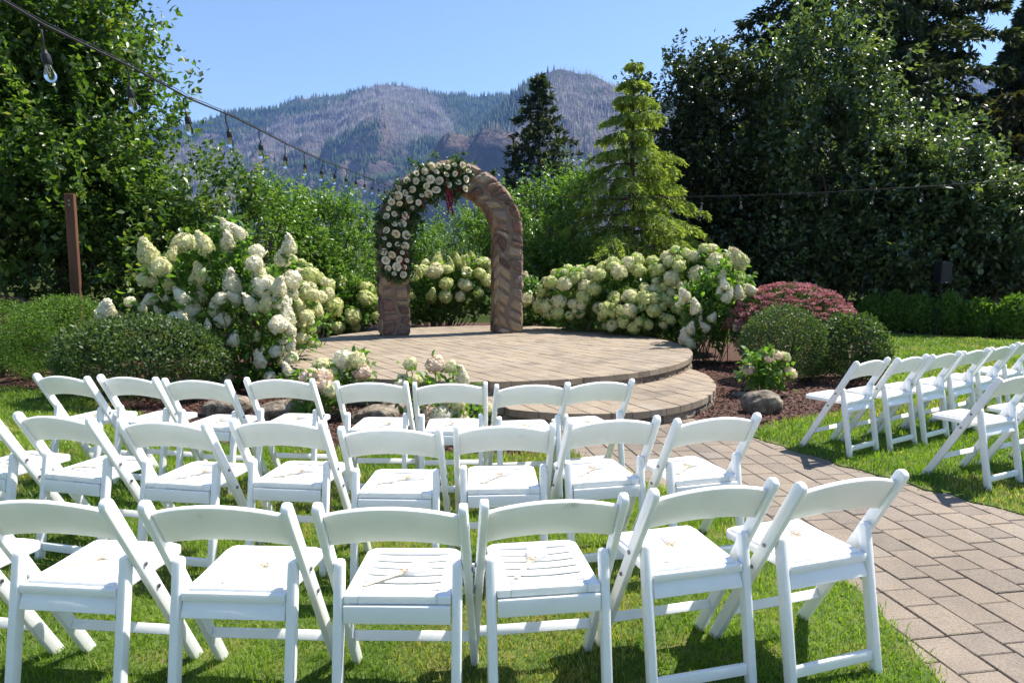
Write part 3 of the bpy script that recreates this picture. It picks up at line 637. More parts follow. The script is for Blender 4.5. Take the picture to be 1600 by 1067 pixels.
for px_, Y, H, rad, sd_, m_, lb in ((1300, 27, 19, 6.6, 5, 'l_fir', 'towering dark fir rising behind the large glossy broadleaf tree'), (1425, 30, 21, 4.8, 6, 'l_fir', 'towering dark fir with long shaggy boughs behind the spreading tree'),
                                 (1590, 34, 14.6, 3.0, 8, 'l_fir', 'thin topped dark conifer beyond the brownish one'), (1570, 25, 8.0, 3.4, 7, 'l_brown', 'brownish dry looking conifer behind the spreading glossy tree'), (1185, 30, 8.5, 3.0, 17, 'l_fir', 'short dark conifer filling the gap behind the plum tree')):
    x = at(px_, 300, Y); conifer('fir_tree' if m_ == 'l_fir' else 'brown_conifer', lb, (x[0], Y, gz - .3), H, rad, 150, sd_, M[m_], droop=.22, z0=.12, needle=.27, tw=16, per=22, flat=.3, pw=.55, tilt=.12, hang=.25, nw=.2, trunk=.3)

# ------------------------------------------------------------------ clipped shrubs, hedge, pink mounds
def clipped(name, label, base, rx, ry, rz, n, size, mat, seed, zc=.5, group=None, wr=.33, flat=1.0, rough=.05, stick=.35, cat='shrub'):
    r = np.random.default_rng(seed); base = np.array(base, float); t = thing(name, label, cat, base, 0, group)
    D = nrm(r.normal(size=(n, 3))); D = D[D[:, 2] > -.75]; n = len(D); rr = r.uniform(.84, 1.0, n) + np.where(r.random(n) < .03, r.uniform(0, .09, n), 0) + .2 * (fbm(D[:, 0] * 2.3 + D[:, 2] + seed, D[:, 1] * 2.3 - D[:, 2], 3, 3) - .5) + r.normal(0, rough * .4, n)
    Dp = np.sign(D) * np.abs(D) ** np.array([1, 1, flat]); P = Dp * np.array([rx, ry, rz]) * rr[:, None] + np.array([0, 0, rz * zc * 1.0 + rz * .0 + (rz * (1 - zc))])
    P[:, 2] = np.maximum(P[:, 2] - rz * .12, .02); A = nrm(D) * .75 + r.normal(0, .65, (n, 3)) + np.array([0, 0, stick])
    pz = fbm(D[:, 0] * 5 + 3, D[:, 2] * 5 + D[:, 1] * 3, 8, 2)
    link('foliage', leaves_mesh('foliage', P, A, size * r.uniform(.6, 1.3, n), wr, r, np.clip(.15 + pz * .6 + r.normal(0, .16, n), 0, 1), N0=D * 1.4), mat, t)
    b = MB()
    for k in range(9):
        d = D[r.integers(n)]; b.tube([(r.normal(0, .03), r.normal(0, .03), -.02), (d[0] * rx * .4, d[1] * ry * .4, rz * .7), (d[0] * rx * .8, d[1] * ry * .8, rz * (.95 + .7 * max(d[2], -.2)))], [.018, .012, .004], 5, cap=False)
    link('stems', b.mesh('stems'), M['bark'], t); return t
mz = -.015
p = G(195, 632); clipped('clipped_shrub', 'wide clipped shrub with small glossy leaves below the tall white hydrangea', (p[0] + .0, 7.75, mz), .98, .72, .52, 17000, .042, M['l_boxdark'], 1)
clipped('boxwood_shrub', 'rounded boxwood mound in front of the brown post', (at(100, 500, 8.9)[0], 8.9, mz), .72, .7, .62, 20000, .026, M['l_box'], 2)
clipped('boxwood_shrub', 'bright topped boxwood mound beside the pink flowers and the lawn', (at(-8, 500, 9.3)[0], 9.3, mz), .72, .75, .58, 18000, .026, M['l_box'], 3)
clipped('clipped_shrub', 'clipped round dark shrub behind the small pink hydrangea and the rock', (3.62, 9.05, mz), .56, .55, .54, 14000, .032, M['l_boxdark'], 4)
clipped('clipped_shrub', 'smaller clipped round shrub with pale glossy leaves next to the lawn', (4.53, 9.05, mz), .46, .46, .48, 9000, .045, M['l_boxdark'], 5)
for k, px_ in enumerate((1362, 1397, 1437, 1482, 1530, 1585)):
    Y = np.interp(px_, [1365, 1600], [16.6, 14.6]); x = at(px_, 500, Y)[0]
    clipped('hedge_bush', ['low hedge bush closest to the pink flower mound', 'second low hedge bush from the pink flower mound', 'low hedge bush just beside the speaker stand on its pink flower side', 'low hedge bush directly behind the speaker stand', 'low hedge bush just past the speaker stand toward the spreading tree', 'low hedge bush at the far end from the pink flower mound'][k],
            (x, Y, gz), .31 + .035 * (k % 3), .36, .45 + .045 * (k % 2), 6500, .07, M['l_box'], 20 + k, group='low hedge along the lawn', stick=.9, rough=.22)
def sedum(label, base, rx, ry, rz, seed, n=650):
    t = clipped('flowering_mound', label, base, rx, ry, rz, 9000, .05, M['l_boxdark'], seed, cat='flowers')
    r = np.random.default_rng(seed + 50); D = nrm(r.normal(size=(n * 2, 3))); D = D[D[:, 2] > -.05][:n]; n = len(D)
    C = D * np.array([rx, ry, rz]) * (1.0 + .06 * r.random((n, 1))) + np.array([0, 0, rz * .9])
    k = 26; a = r.random((n, k)) * 6.28; q = np.sqrt(r.random((n, k))) * .055
    P = C[:, None] + np.stack([np.cos(a) * q, np.sin(a) * q, r.normal(0, .006, (n, k)) - q * .2], -1); A = r.normal(0, .8, P.shape) + np.array([0, 0, .5])
    P = P.reshape(-1, 3); v = np.clip(np.repeat(r.random(n), k) * .7 + r.random(n * k) * .35, 0, 1)
    o = link('flower_clusters', leaves_mesh('flower_clusters', P, A.reshape(-1, 3), np.full(len(P), .028) * r.uniform(.7, 1.3, len(P)), .45, r, v), M['l_sedum'], t, kind='stuff')
sedum('rounded mound of flat dusty pink flower clusters behind the clipped round shrubs', (4.3, 10.5, mz), .93, .75, .66, 6)
sedum('low patch of dusty pink flowers behind the bright boxwood mound', (at(-10, 465, 11)[0], 10.9, mz), 1.0, .6, .55, 9)

# ------------------------------------------------------------------ hydrangeas
def head_mesh(kind, seed):
    r = np.random.default_rng(seed); n = {'round': 120, 'cone': 130, 'flat': 80}[kind]
    i = np.arange(n) + .5; ph = np.arccos(1 - 1.72 * i / n); th = math.pi * (1 + 5 ** .5) * i
    D = np.stack([np.cos(th) * np.sin(ph), np.sin(th) * np.sin(ph), np.cos(ph)], -1)
    if kind == 'cone':
        f = (D[:, 2] + 1) / 2; rad = np.clip(1.15 - .85 * f, .12, 1); P = np.stack([D[:, 0] * rad * .85 + 0, D[:, 1] * rad * .85, D[:, 2] * 1.12 + .2], -1)
    elif kind == 'flat': P = D * np.array([1.1, 1.1, .62])
    else: P = D * np.array([1, 1, .86])
    P = P * (1 + r.normal(0, .06, (n, 1))) * (1 + .18 * (vnoise(D[:, 0] * 2.2 + seed, D[:, 1] * 2.2 + D[:, 2] * 2, seed)[:, None] - .5))
    Nn = nrm(D + r.normal(0, .3, (n, 3))); X = nrm(np.cross(Nn, r.normal(size=(n, 3)))); Yv = np.cross(Nn, X)
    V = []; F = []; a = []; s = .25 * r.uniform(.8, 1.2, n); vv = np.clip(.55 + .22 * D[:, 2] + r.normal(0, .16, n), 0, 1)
    for j in range(n):
        for q in range(4):
            c, sn = math.cos(q * math.pi / 2), math.sin(q * math.pi / 2); d = c * X[j] + sn * Yv[j]; e = -sn * X[j] + c * Yv[j]; b0 = len(V)
            V += [P[j], P[j] + s[j] * (d * .55 + e * .42 + Nn[j] * .12), P[j] + s[j] * (d * 1.0 + Nn[j] * .02), P[j] + s[j] * (d * .55 - e * .42 + Nn[j] * .12)]
            F += [(b0, b0 + 1, b0 + 2), (b0, b0 + 2, b0 + 3)]; a += [vv[j]] * 4
    bm = bmesh.new(); bmesh.ops.create_icosphere(bm, subdivisions=2, radius=1); cz = np.array([v.co[:] for v in bm.verts]); cf = [[v.index for v in f.verts] for f in bm.faces]; bm.free()
    if kind == 'cone': f = (cz[:, 2:3] + 1) / 2; cz = np.concatenate([cz[:, :2] * np.clip(1.15 - .85 * f, .12, 1) * .7, cz[:, 2:] * .98 + .18], 1)
    else: cz = cz * (np.array([.97, .97, .5]) if kind == 'flat' else np.array([.86, .86, .72]))
    b0 = len(V); V += list(cz); F += [tuple(q + b0 for q in f) for f in cf]; a += [.22] * len(cz)
    return V, F, a
HEADS = {}
def head(kind, mat, var):
    k = (kind, mat, var)
    if k not in HEADS:
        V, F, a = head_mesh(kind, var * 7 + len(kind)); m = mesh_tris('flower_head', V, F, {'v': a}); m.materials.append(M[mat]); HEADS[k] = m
    return HEADS[k]
def hydrangea(label, base, ells, heads, nleaf, lsize, seed, cat='hydrangea', group=None, lv=.0, sh=.17):
    """heads: (xyz, radius, kind, mat, tilt direction)"""
    r = np.random.default_rng(seed); base = np.array(base, float); t = thing('hydrangea_bush', label, cat, base, 0, group)
    ells = [(e[0], tuple(.86 * q for q in e[1])) for e in ells]
    P, A, S, v, root, gd, Ls = shoots(ells, nleaf // 14, sh, 14, lsize, r, .5, inner=.35, zmin=.03 + base[2])
    hp = np.array([h[0] for h in heads]); hr = np.array([h[1] for h in heads])
    k = 7; P2 = (hp[:, None] - np.array([0, 0, 1.]) * (hr * .9)[:, None, None] + r.normal(0, 1, (len(hp), k, 3)) * np.array([.05, .05, .07])).reshape(-1, 3); A2 = r.normal(0, 1, P2.shape) * np.array([1, 1, .5]) + np.array([0, 0, .2])
    P = np.concatenate([P, P2]); A = np.concatenate([A, A2]); S = np.concatenate([S, lsize * r.uniform(.7, 1.2, len(P2))]); v = np.concatenate([v, r.uniform(.3, .9, len(P2))])
    link('foliage', leaves_mesh('foliage', P - base, A, S, .26, r, np.clip(v + lv, 0, 1), hexa=True, droop=.18), M['l_hyd'], t)
    b = MB()
    for h in heads:
        e = np.array(h[0]) - base; s0 = np.array([r.normal(0, .12), r.normal(0, .12), -.02]); s0[:2] += e[:2] * .25
        b.tube([s0, s0 * .4 + e * .6 + np.array([0, 0, -.1 * e[2]]), e], [.008, .006, .004], 4, cap=False)
    link('stems', b.mesh('stems'), M['twig'], t)
    for (c, rad, kind, mat, tl) in heads:
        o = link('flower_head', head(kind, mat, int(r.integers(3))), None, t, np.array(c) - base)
        d = Vector(tl).normalized(); q = d.to_track_quat('Z', 'Y') @ Matrix.Rotation(r.random() * 6.28, 3, 'Z').to_quaternion()
        o.rotation_euler = q.to_euler(); rad *= 1.1; o.scale = (rad * r.uniform(.92, 1.08), rad * r.uniform(.92, 1.08), rad * r.uniform(.95, 1.15))
    return t
def auto_heads(ells, n, rad, kinds, seed, zlo=.1, mind=1.35, side=-.35):
    r = np.random.default_rng(seed); out = []; tries = 0
    while len(out) < n and tries < n * 60:
        tries += 1; e = ells[r.integers(len(ells))]; d = nrm(r.normal(size=3)); 
        if d[2] < side or (d[1] > .55 and d[2] < .5): continue
        c = np.array(e[0]) + d * np.array(e[1]) * r.uniform(.95, 1.1); rr = rad * r.uniform(.55, 1.25)
        if c[2] < zlo + rr: continue
        if any(np.sum(((c - np.array(f[0])) / np.array(f[1])) ** 2) < .72 for f in ells if f is not e): continue
        if any(np.linalg.norm(c - o[0]) < mind * (rr + o[1]) * .62 for o in out): continue
        kd, mt = kinds[r.integers(len(kinds))]; tl = d * .8 + np.array([0, 0, .55]) + r.normal(0, .2, 3); out.append((c, rr, kd, mt, tl))
    return out
# tall white hydrangea
r = np.random.default_rng(77); hz = [(1050,25,40),(1110,45,35),(1055,90,42),(855,90,50),(950,100,45),(685,145,58),(790,150,30),(740,200,45),(680,260,40),(790,290,30),(925,245,45),(890,265,22),(1190,130,32),(1340,105,42),(1310,160,38),(1180,185,35),(1200,235,42),(1055,240,30),(1075,285,50),(1220,290,50),(840,340,35),(920,330,42),(1025,345,30),(1090,350,32),(1165,375,38),(1225,380,38),(1290,300,45),(1350,260,40),(1350,320,40),(1400,300,35),(1410,350,38),(1450,330,30),(1480,340,30),(1470,400,32),(1420,430,32),(1300,360,40),(880,405,45),(820,445,42),(885,470,35),(790,480,35),(1030,445,32),(990,395,32),(490,410,50),(660,390,25),(600,360,22),(700,350,28),(770,350,18),(740,410,25),(1080,540,30),(1190,525,20),(1205,635,35),(1280,590,30),(1345,570,28),(1345,620,30),(1330,680,30),(1310,640,22),(1250,705,25),(1340,500,38),(1290,470,42),(1330,430,42),(1440,480,30),(1400,480,30),(1390,390,35),(1310,540,20),(1210,590,18),(950,640,20),(1050,720,30),(960,470,22),(1440,545,25),(1395,530,25)]
hs = []
for zx, zy, zr in hz:
    px_, py_ = zx / 2.963, 350 + zy / 2.963; Y = 8.5 + (.0 if zy < 250 else -.35 * (zy - 250) / 450) + r.uniform(-.25, .25) + (.55 if zx > 1380 else 0)
    c = at(px_, py_, Y); rad = zr / 2.963 * Y / FPX * .98; mt = 'p_cream' if (zy < 300 and zx < 1000) or r.random() < .12 else 'p_white'; mt = 'p_cream' if zx > 1380 else mt
    hs.append((c, rad, 'cone' if r.random() < .55 else 'round', mt, (r.normal(0, .35), -.25 + r.normal(0, .3), 1)))
hydrangea('tall spreading white hydrangea between the clipped shrub and the stage', (-3.45, 8.75, mz), [E(345, 480, 8.9, .95, .55, .75), E(310, 430, 9, .6, .45, .55), E(440, 510, 9.1, .5, .5, .6), E(390, 570, 8.5, .55, .4, .35), E(365, 390, 8.9, .3, .3, .4)], hs, 5200, .115, 31)
el = [E(475, 480, 10.4, .45, .5, .5), E(455, 455, 10.6, .4, .4, .45)]
hydrangea('cream hydrangea tucked behind the tall white one at the stage edge', (el[0][0][0] - .15, 10.5, mz), el, auto_heads(el, 26, .11, [('round', 'p_cream'), ('round', 'p_lime')], 3), 1200, .11, 32)
el = [E(540, 485, 14.6, .75, .5, .6), E(520, 500, 14.3, .5, .4, .4)]
hydrangea('lime hydrangea just outside the flowered arch leg', (el[0][0][0], 14.6, mz), el, auto_heads(el, 24, .13, [('round', 'p_lime')], 4), 1800, .13, 33, lv=-.08)
el = [E(690, 462, 15.2, .95, .5, .75), E(735, 455, 15.3, .6, .5, .7), E(655, 470, 15.0, .5, .45, .65)]
hydrangea('leafy lime hydrangea framed by the arch opening', (el[0][0][0], 15.2, mz), el, [h for h in auto_heads(el, 46, .14, [('round', 'p_lime'), ('round', 'p_cream'), ('cone', 'p_lime')], 5, zlo=.75)], 3600, .14, 34, lv=-.05)
el = [E(838, 475, 14.7, .5, .45, .55)]
hydrangea('small pinkish cream hydrangea just outside the bare arch leg', (el[0][0][0], 14.7, mz), el, auto_heads(el, 16, .11, [('cone', 'p_pink'), ('round', 'p_cream'), ('cone', 'p_cream')], 6), 1300, .12, 35)
el = [E(905, 475, 13.2, .72, .55, .68), E(985, 468, 12.9, .85, .6, .75), E(1010, 495, 12.3, .75, .5, .5)]
hydrangea('large lime hydrangea mass overhanging the stage edge beneath the pale conifer', (2.35, 12.9, mz), el, auto_heads(el, 125, .108, [('round', 'p_lime'), ('round', 'p_lime'), ('round', 'p_cream')], 7, mind=1.2), 4600, .13, 36)
el = [E(1075, 450, 12.4, .7, .55, .66), E(1110, 445, 12.2, .5, .5, .62)]
hydrangea('cream hydrangea between the lime mass and the white panicle plant', (el[0][0][0], 12.5, mz), el, auto_heads(el, 50, .115, [('round', 'p_cream'), ('round', 'p_lime')], 8), 2200, .13, 37)
hs = []
for zx, zy, zr in ((285,170,42),(30,335,28),(80,390,30),(190,320,20),(225,340,26),(277,325,32),(155,437,22),(237,435,24),(125,480,22),(55,490,28),(30,530,32),(55,555,26),(265,480,18),(340,310,26),(10,370,22),(215,285,26),(200,250,24),(100,440,14)):
    Y = 10.5 + r.uniform(-.2, .2); hs.append((at(1060 + zx / 2.963, 350 + zy / 2.963, Y), zr / 2.963 * Y / FPX * 1.05, 'cone', 'p_white' if zy > 280 else 'p_cream', (r.normal(0, .4), -.3 + r.normal(0, .3), .9)))
hydrangea('white panicle hydrangea next to the end of the stage and the dark round shrub', (at(1115, 500, 10.9)[0], 10.9, mz), [E(1110, 490, 10.9, .5, .42, .62), E(1130, 460, 11, .4, .4, .55)], hs, 2400, .115, 38)
p = (3.02, 8.1, mz); el = [((3.02, 8.1, .24), (.27, .25, .2))]
hydrangea('small leafy hydrangea with faded pink heads behind the big rock', p, el, [((2.80, 8.0, .30), .07, 'flat', 'p_pink', (-.4, -.3, 1)), ((3.10, 8.0, .47), .075, 'flat', 'p_pink', (.1, -.2, 1)), ((3.24, 8.05, .44), .065, 'flat', 'p_cream', (.4, -.2, 1)), ((3.0, 7.9, .44), .05, 'flat', 'p_pink', (0, -.4, 1)), ((3.28, 7.95, .27), .07, 'flat', 'p_pink', (.6, -.3, .8))], 420, .11, 39, lv=.12)
def small_h(label, px_, py_, pts, Y, seed, ellr=(.28, .22, .24)):
    c = at(px_, py_, Y); el = [((c[0], Y, c[2]), ellr)]
    hs = [(at(a, b_, Y - .14 + r.uniform(-.1, .08)), rr * Y / FPX, k, m_, (r.normal(0, .4), -.3, 1)) for a, b_, rr, k, m_ in pts]
    hydrangea(label, (c[0], Y, mz), el, hs, 520, .085, seed, lv=.05, sh=.08)
small_h('low hydrangea with cream heads beside a rust tinged one at the stage edge', 545, 583, [(503, 573, 13, 'round', 'p_cream'), (537, 562, 15, 'round', 'p_white'), (557, 564, 13, 'round', 'p_cream'), (523, 585, 11, 'round', 'p_cream'), (565, 581, 12, 'round', 'p_pink')], 6.9, 40)
small_h('low hydrangea with faded rusty pink heads beside the stage edge', 497, 620, [(482, 587, 13, 'flat', 'p_pink'), (504, 592, 15, 'round', 'p_pink'), (510, 604, 12, 'round', 'p_pink'), (492, 600, 10, 'flat', 'p_pink'), (516, 611, 10, 'round', 'p_cream')], 6.5, 41, (.24, .2, .28))
small_h('bushy low hydrangea with mixed pink and cream heads in front of the step', 695, 640, [(641, 569, 10, 'round', 'p_cream'), (680, 570, 14, 'round', 'p_pink'), (704, 573, 10, 'round', 'p_cream'), (722, 592, 14, 'cone', 'p_white'), (630, 594, 9, 'round', 'p_cream'), (626, 602, 9, 'round', 'p_white'), (650, 594, 8, 'round', 'p_cream'),
        (674, 642, 10, 'round', 'p_pink'), (690, 632, 12, 'round', 'p_cream'), (664, 645, 10, 'round', 'p_pink'), (672, 658, 11, 'round', 'p_pink'), (690, 652, 14, 'round', 'p_white'), (715, 650, 13, 'round', 'p_cream'), (715, 630, 11, 'round', 'p_cream'), (644, 640, 10, 'round', 'p_cream'), (762, 640, 9, 'round', 'p_cream'), (725, 660, 10, 'round', 'p_cream')], 6.25, 42, (.40, .24, .36))

# ------------------------------------------------------------------ rocks
def rock(label, loc, sx, sy, sz, seed, rz=0):
    bm = bmesh.new(); bmesh.ops.create_icosphere(bm, subdivisions=4, radius=1); r = np.random.default_rng(seed)
    for v in bm.verts:
        c = np.array(v.co); d = 1 + .42 * (float(fbm(c[0] * 1.4 + seed, c[1] * 1.4 + c[2] * 1.1, seed, 3)) - .5) + .1 * (float(fbm(c[0] * 5, c[1] * 5 + c[2] * 4, seed + 9, 2)) - .5)
        c = np.sign(c) * np.abs(c) ** .82 * d; v.co = (c[0] * sx, c[1] * sy, c[2] * sz)
    m = bpy.data.meshes.new('rock'); bm.to_mesh(m); bm.free()
    for q in m.polygons: q.use_smooth = True
    return tag(link('rock', m, M['rock'], None, loc, (0, R(-8), rz)), label, 'rock')
rock('brown pitted boulder in front of the small leafy hydrangea', (2.62, 7.05, .07), .21, .15, .14, 2, .2)
rock('small pale flat stone beside the small leafy hydrangea', (2.70, 7.95, .0), .11, .06, .035, 3)
rock('dark rounded boulder on the mulch below the tall white hydrangea', (-2.92, 6.9, .06), .24, .18, .13, 4)
rock('tan boulder on the mulch next to the dark rounded one', (-2.35, 6.75, .05), .25, .16, .11, 5)
rock('pale flat boulder on the mulch beside the mixed pink hydrangea', (-1.35, 6.6, .04), .26, .17, .10, 6)
rock('dark stone leaning behind the pale flat boulder', (-1.25, 6.98, .05), .15, .1, .1, 7)

# ------------------------------------------------------------------ flower garland on the arch
gar = thing('flower_garland', 'garland of white roses and greenery with hanging dark red strands draped over the arch', 'flowers', ARC, ARZ)
r = np.random.default_rng(5)
S0, S1 = 1.02, HL + math.pi * RM * .58
n = 520; s = r.uniform(S0, S1, n); root = np.array([amap(a, r.normal(-.02, .15), -DEP/2 - .03 + r.uniform(-.02, .05)) for a in s])
root = np.concatenate([root, np.array([amap(a, -WD/2 - .02, r.uniform(-DEP/2, -.02)) for a in r.uniform(S0, S1, 90)]), np.array([amap(a, WD/2 + .02, r.uniform(-DEP/2, 0)) for a in r.uniform(S0 + .5, S1, 45)])])
gd = nrm(r.normal(0, 1, root.shape) * np.array([1, .35, 1]) + np.array([0, -.55, -.15])); n = len(root); per = 13; t = r.random((n, per))
P = root[:, None] + gd[:, None] * (t * r.uniform(.06, .2, n)[:, None])[..., None]; A = gd[:, None] * .6 + r.normal(0, .7, P.shape)
link('foliage', leaves_mesh('foliage', P.reshape(-1, 3), A.reshape(-1, 3), 0.066 * r.uniform(.6, 1.3, n * per), .28, r), M['garland'], gar)
def rose_mesh(seed):
    r = np.random.default_rng(seed); V = []; F = []; a = []
    for ring, (np_, rad, tilt, hh) in enumerate(((3, .30, .05, .78), (4, .50, .22, .72), (5, .72, .5, .58), (6, .96, .9, .36))):
        for k in range(np_):
            az = 2 * math.pi * (k + .5 * ring + r.uniform(-.1, .1)) / np_; wd = 2 * math.pi / np_ * .72; b0 = len(V)
            for j in range(4):
                f = j / 3
                for i in range(4):
                    q = (i / 3 - .5) * 2; w_ = az + q * wd * (1 - .25 * f ** 3); rr = rad * (.35 + .65 * f ** (.5 + tilt)) * (1 - .06 * q * q) * (1 + (.12 if j == 3 else 0) * tilt); z = hh * f * (1 - .18 * q * q * f) - .1 * ring + (-.1 * tilt if j == 3 else 0)
                    V.append((rr * math.cos(w_), rr * math.sin(w_), z + .1)); a.append(.42 + .2 * ring - .2 * (1 - f))
            for j in range(3):
                for i in range(3): q = b0 + j * 4 + i; F.append((q, q + 1, q + 5, q + 4))
    b0 = len(V); n = 8
    for j, (q, z) in enumerate(((.26, .05), (.30, .4), (.26, .72), (.02, .86))):
        for k in range(n): V.append((q * math.cos(6.2832 * k / n + j * .4), q * math.sin(6.2832 * k / n + j * .4), z)); a.append(.30 + .12 * j)
    for j in range(3):
        for k in range(n): F.append((b0 + j*n+k, b0 + j*n+(k+1) % n, b0 + (j+1)*n+(k+1) % n, b0 + (j+1)*n+k))
    return mesh_tris('rose', V, F, {'v': np.clip(a, 0, 1)}, True)
RM_ = [rose_mesh(k) for k in range(3)]
for m_ in RM_: m_.materials.append(M['rose'])
pts = []; tries = 0
while len(pts) < 62 and tries < 4000:
    tries += 1; s = r.uniform(S0 + .05, S1 - .02); tt = r.uniform(-.22, .2); c = amap(s, tt, -DEP/2 - .11 + r.uniform(-.02, .03))
    if all(np.linalg.norm(c - q) > .125 for q in pts):
        pts.append(c); o = link('rose', RM_[r.integers(3)], None, gar, c); d = Vector((r.normal(0, .35), -1, r.normal(.1, .35))).normalized()
        o.rotation_euler = (d.to_track_quat('Z', 'Y') @ Matrix.Rotation(r.random() * 6.28, 3, 'Z').to_quaternion()).to_euler(); k = r.choice([.042, .052, .060, .068, .076]); o.scale = (k, k, k)
for k in range(15):
    s = r.uniform(S0 + .1, S1 - .15) if k > 4 else HL + math.pi * RM * .45; c = amap(s, r.uniform(-.2, .15) if k > 4 else -.2, -DEP/2 - .10); L = r.uniform(.12, .3) if k > 4 else r.uniform(.25, .62)
    if k > 4: pass
    else: c = c + np.array([r.uniform(-.06, .1), r.uniform(-.03, .03), 0])
    q = [c + np.array([.02 * math.sin(i * 1.3 + k), -.01 * i / 6, -L * i / 6]) for i in range(7)]; b = MB(); b.tube(q, [.006] + [.011 + .004 * ((i * 7 + k) % 3) for i in range(5)] + [.004], 6)
    link('red_strand', b.mesh('red_strand', smooth=True), M['red'], gar)

# ------------------------------------------------------------------ post, string lights, speaker
b = MB(); pp = at(109, 303, 9.85); b.box((0, 0, pp[2] / 2 - .05), (.06, .06, pp[2] / 2 + .05))
post = thing('wooden_post', 'reddish brown square wooden post rising behind the boxwood mounds', 'post', (pp[0], 9.85, 0), R(18))
link('shaft', b.mesh('shaft', bevel=.008), M['wood'], post)
for z in (pp[2] - .1, pp[2] - .16):
    b = MB(); b.tube([(0, -.068, z), (0, -.056, z)], .012, 8); link('bolt', b.mesh('bolt'), M['bolt'], post)
bulbV = [(0.0, .0), (.012, .0), (.0135, -.012), (.02, -.028), (.0255, -.045), (.0255, -.058), (.02, -.072), (.010, -.080), (0.0005, -.082)]
def lathe(name, prof, n=14):
    V = []; F = []
    for i, (q, z) in enumerate(prof):
        for k in range(n): V.append((q * math.cos(2 * math.pi * k / n), q * math.sin(2 * math.pi * k / n), z))
    for i in range(len(prof) - 1):
        for k in range(n): F.append((i*n+k, (i+1)*n+k, (i+1)*n+(k+1) % n, i*n+(k+1) % n))
    b = MB(); b.add(V, F); return b.mesh(name, smooth=True, fix=True)
SOCK = lathe('socket', [(.0005, .06), (.010, .058), (.012, .045), (.019, .038), (.0205, .02), (.0205, .0), (.018, -.004), (.0005, -.005)]); SOCK.materials.append(M['black'])
BULB = lathe('bulb', bulbV); BULB.materials.append(M['glass'])
b = MB(); b.tube([(.004, 0, -.005), (.006, 0, -.03), (0, 0, -.055), (-.006, 0, -.03), (-.004, 0, -.005)], .0012, 4); FIL = b.mesh('filament'); FIL.materials.append(M['tan'])
b = MB(); b.tube([(0, 0, 0), (.012, 0, -.03), (.008, 0, -.08), (0, 0, -.12)], .0045, 6); DROP = b.mesh('drop_wire', smooth=True); DROP.materials.append(M['black'])
def string(label, pts, lamps, sag_seed):
    t = thing('string_lights', label, 'string lights', (0, 0, 0)); pts = np.array(pts); b = MB(); b.tube(pts, .005, 6); r = np.random.default_rng(sag_seed)
    link('cable', b.mesh('cable', smooth=True), M['black'], t)
    b = MB(); b.tube(pts + np.array([0, 0, .012]) + r.normal(0, .002, pts.shape), .002, 4); link('guide_wire', b.mesh('guide_wire'), M['black'], t)
    for c in lamps:
        sc_ = 1.0; l = link('socket', SOCK, None, t, np.array(c) - [0, 0, .13], (r.normal(0, .1), r.normal(0, .1), r.random() * 6)); l.scale = (.78, .78, .8)
        link('bulb', BULB, None, l); link('filament', FIL, None, l); dw = link('drop_wire', DROP, None, l, (0, 0, .13 / .8)); dw.scale = (1, 1, .85)
KN = [(2.5, 70, 40), (3.12, 207, 108), (3.68, 290, 155), (4.28, 356, 182), (4.86, 406, 206), (5.4, 443, 225), (6.5, 503, 250), (8.2, 556, 270), (10.3, 597, 287), (13.7, 640, 302)]
KZ = np.array([at(p[1], p[2], p[0])[2] for p in KN]); KX0, KX1 = at(70, 40, 2.5)[0], at(597, 287, 10.3)[0]
s1 = lambda d: np.array([KX0 + (KX1 - KX0) * (d - 2.5) / 7.8, d, np.interp(d, [.2] + [p[0] for p in KN], [KZ[0] + .06] + list(KZ))])
string('string of clear bulbs running from overhead toward the top of the arch', [s1(d) for d in np.arange(.2, 13.71, .1)], [s1(d) for d in np.arange(2.5, 13.5, .575)], 1)
A_, B_ = np.array([-2.11, 13.75, 3.05]), np.array([8.3, 8.1, 2.72])
s2 = lambda f: A_ + (B_ - A_) * f - np.array([0, 0, .28 * 4 * f * (1 - f) - .0])
string('string of clear bulbs crossing behind the arch and in front of the dark trees', [s2(f) for f in np.linspace(0, 1, 90)], [s2(f) for f in np.arange(.035, 1, .6 / np.linalg.norm(B_ - A_))], 2)
for (x_, y_, h_, lb) in ((-2.13, 13.82, 3.15, 'thin dark pole behind the arch where the bulb strings meet'), (8.4, 8.05, 2.9, 'thin dark pole at the lawn side holding the bulb string'), (-1.62, .1, 2.6, 'thin dark pole holding the overhead end of the bulb string')):
    b = MB(); b.tube([(0, 0, -.1), (0, 0, h_)], .022, 10); b.tube([(0, 0, h_ - .06), (0, 0, h_ - .03)], .03, 10)
    tag(link('light_pole', b.mesh('light_pole'), M['black'], None, (x_, y_, 0)), lb, 'pole')
sp = G(1465, 521); st = thing('speaker_stand', 'black tripod speaker stand on the lawn before the low hedge', 'stand', (sp[0], sp[1], 0), R(10))
b = MB(); b.tube([(0, 0, .12), (0, 0, 1.16)], .018, 10); link('pole', b.mesh('pole'), M['black'], st)
b = MB(); b.tube([(0, 0, .76), (0, 0, .84)], .035, 10); link('collar', b.mesh('collar'), M['black'], st)
for a in (R(-15), R(105), R(225)):
    b = MB(); c, s_ = math.cos(a), math.sin(a); b.tube([(.03 * c, .03 * s_, .80), (.60 * c, .60 * s_, .012)], .014, 8); link('leg', b.mesh('leg'), M['black'], st)
    b = MB(); b.tube([(.02 * c, .02 * s_, .2), (.36 * c, .36 * s_, .34)], .008, 6); link('brace', b.mesh('brace'), M['steel' if a > 3 else 'black'], st)
spk = thing('speaker', 'black box loudspeaker mounted on the tripod stand', 'speaker', (sp[0], sp[1], 1.14), R(12))
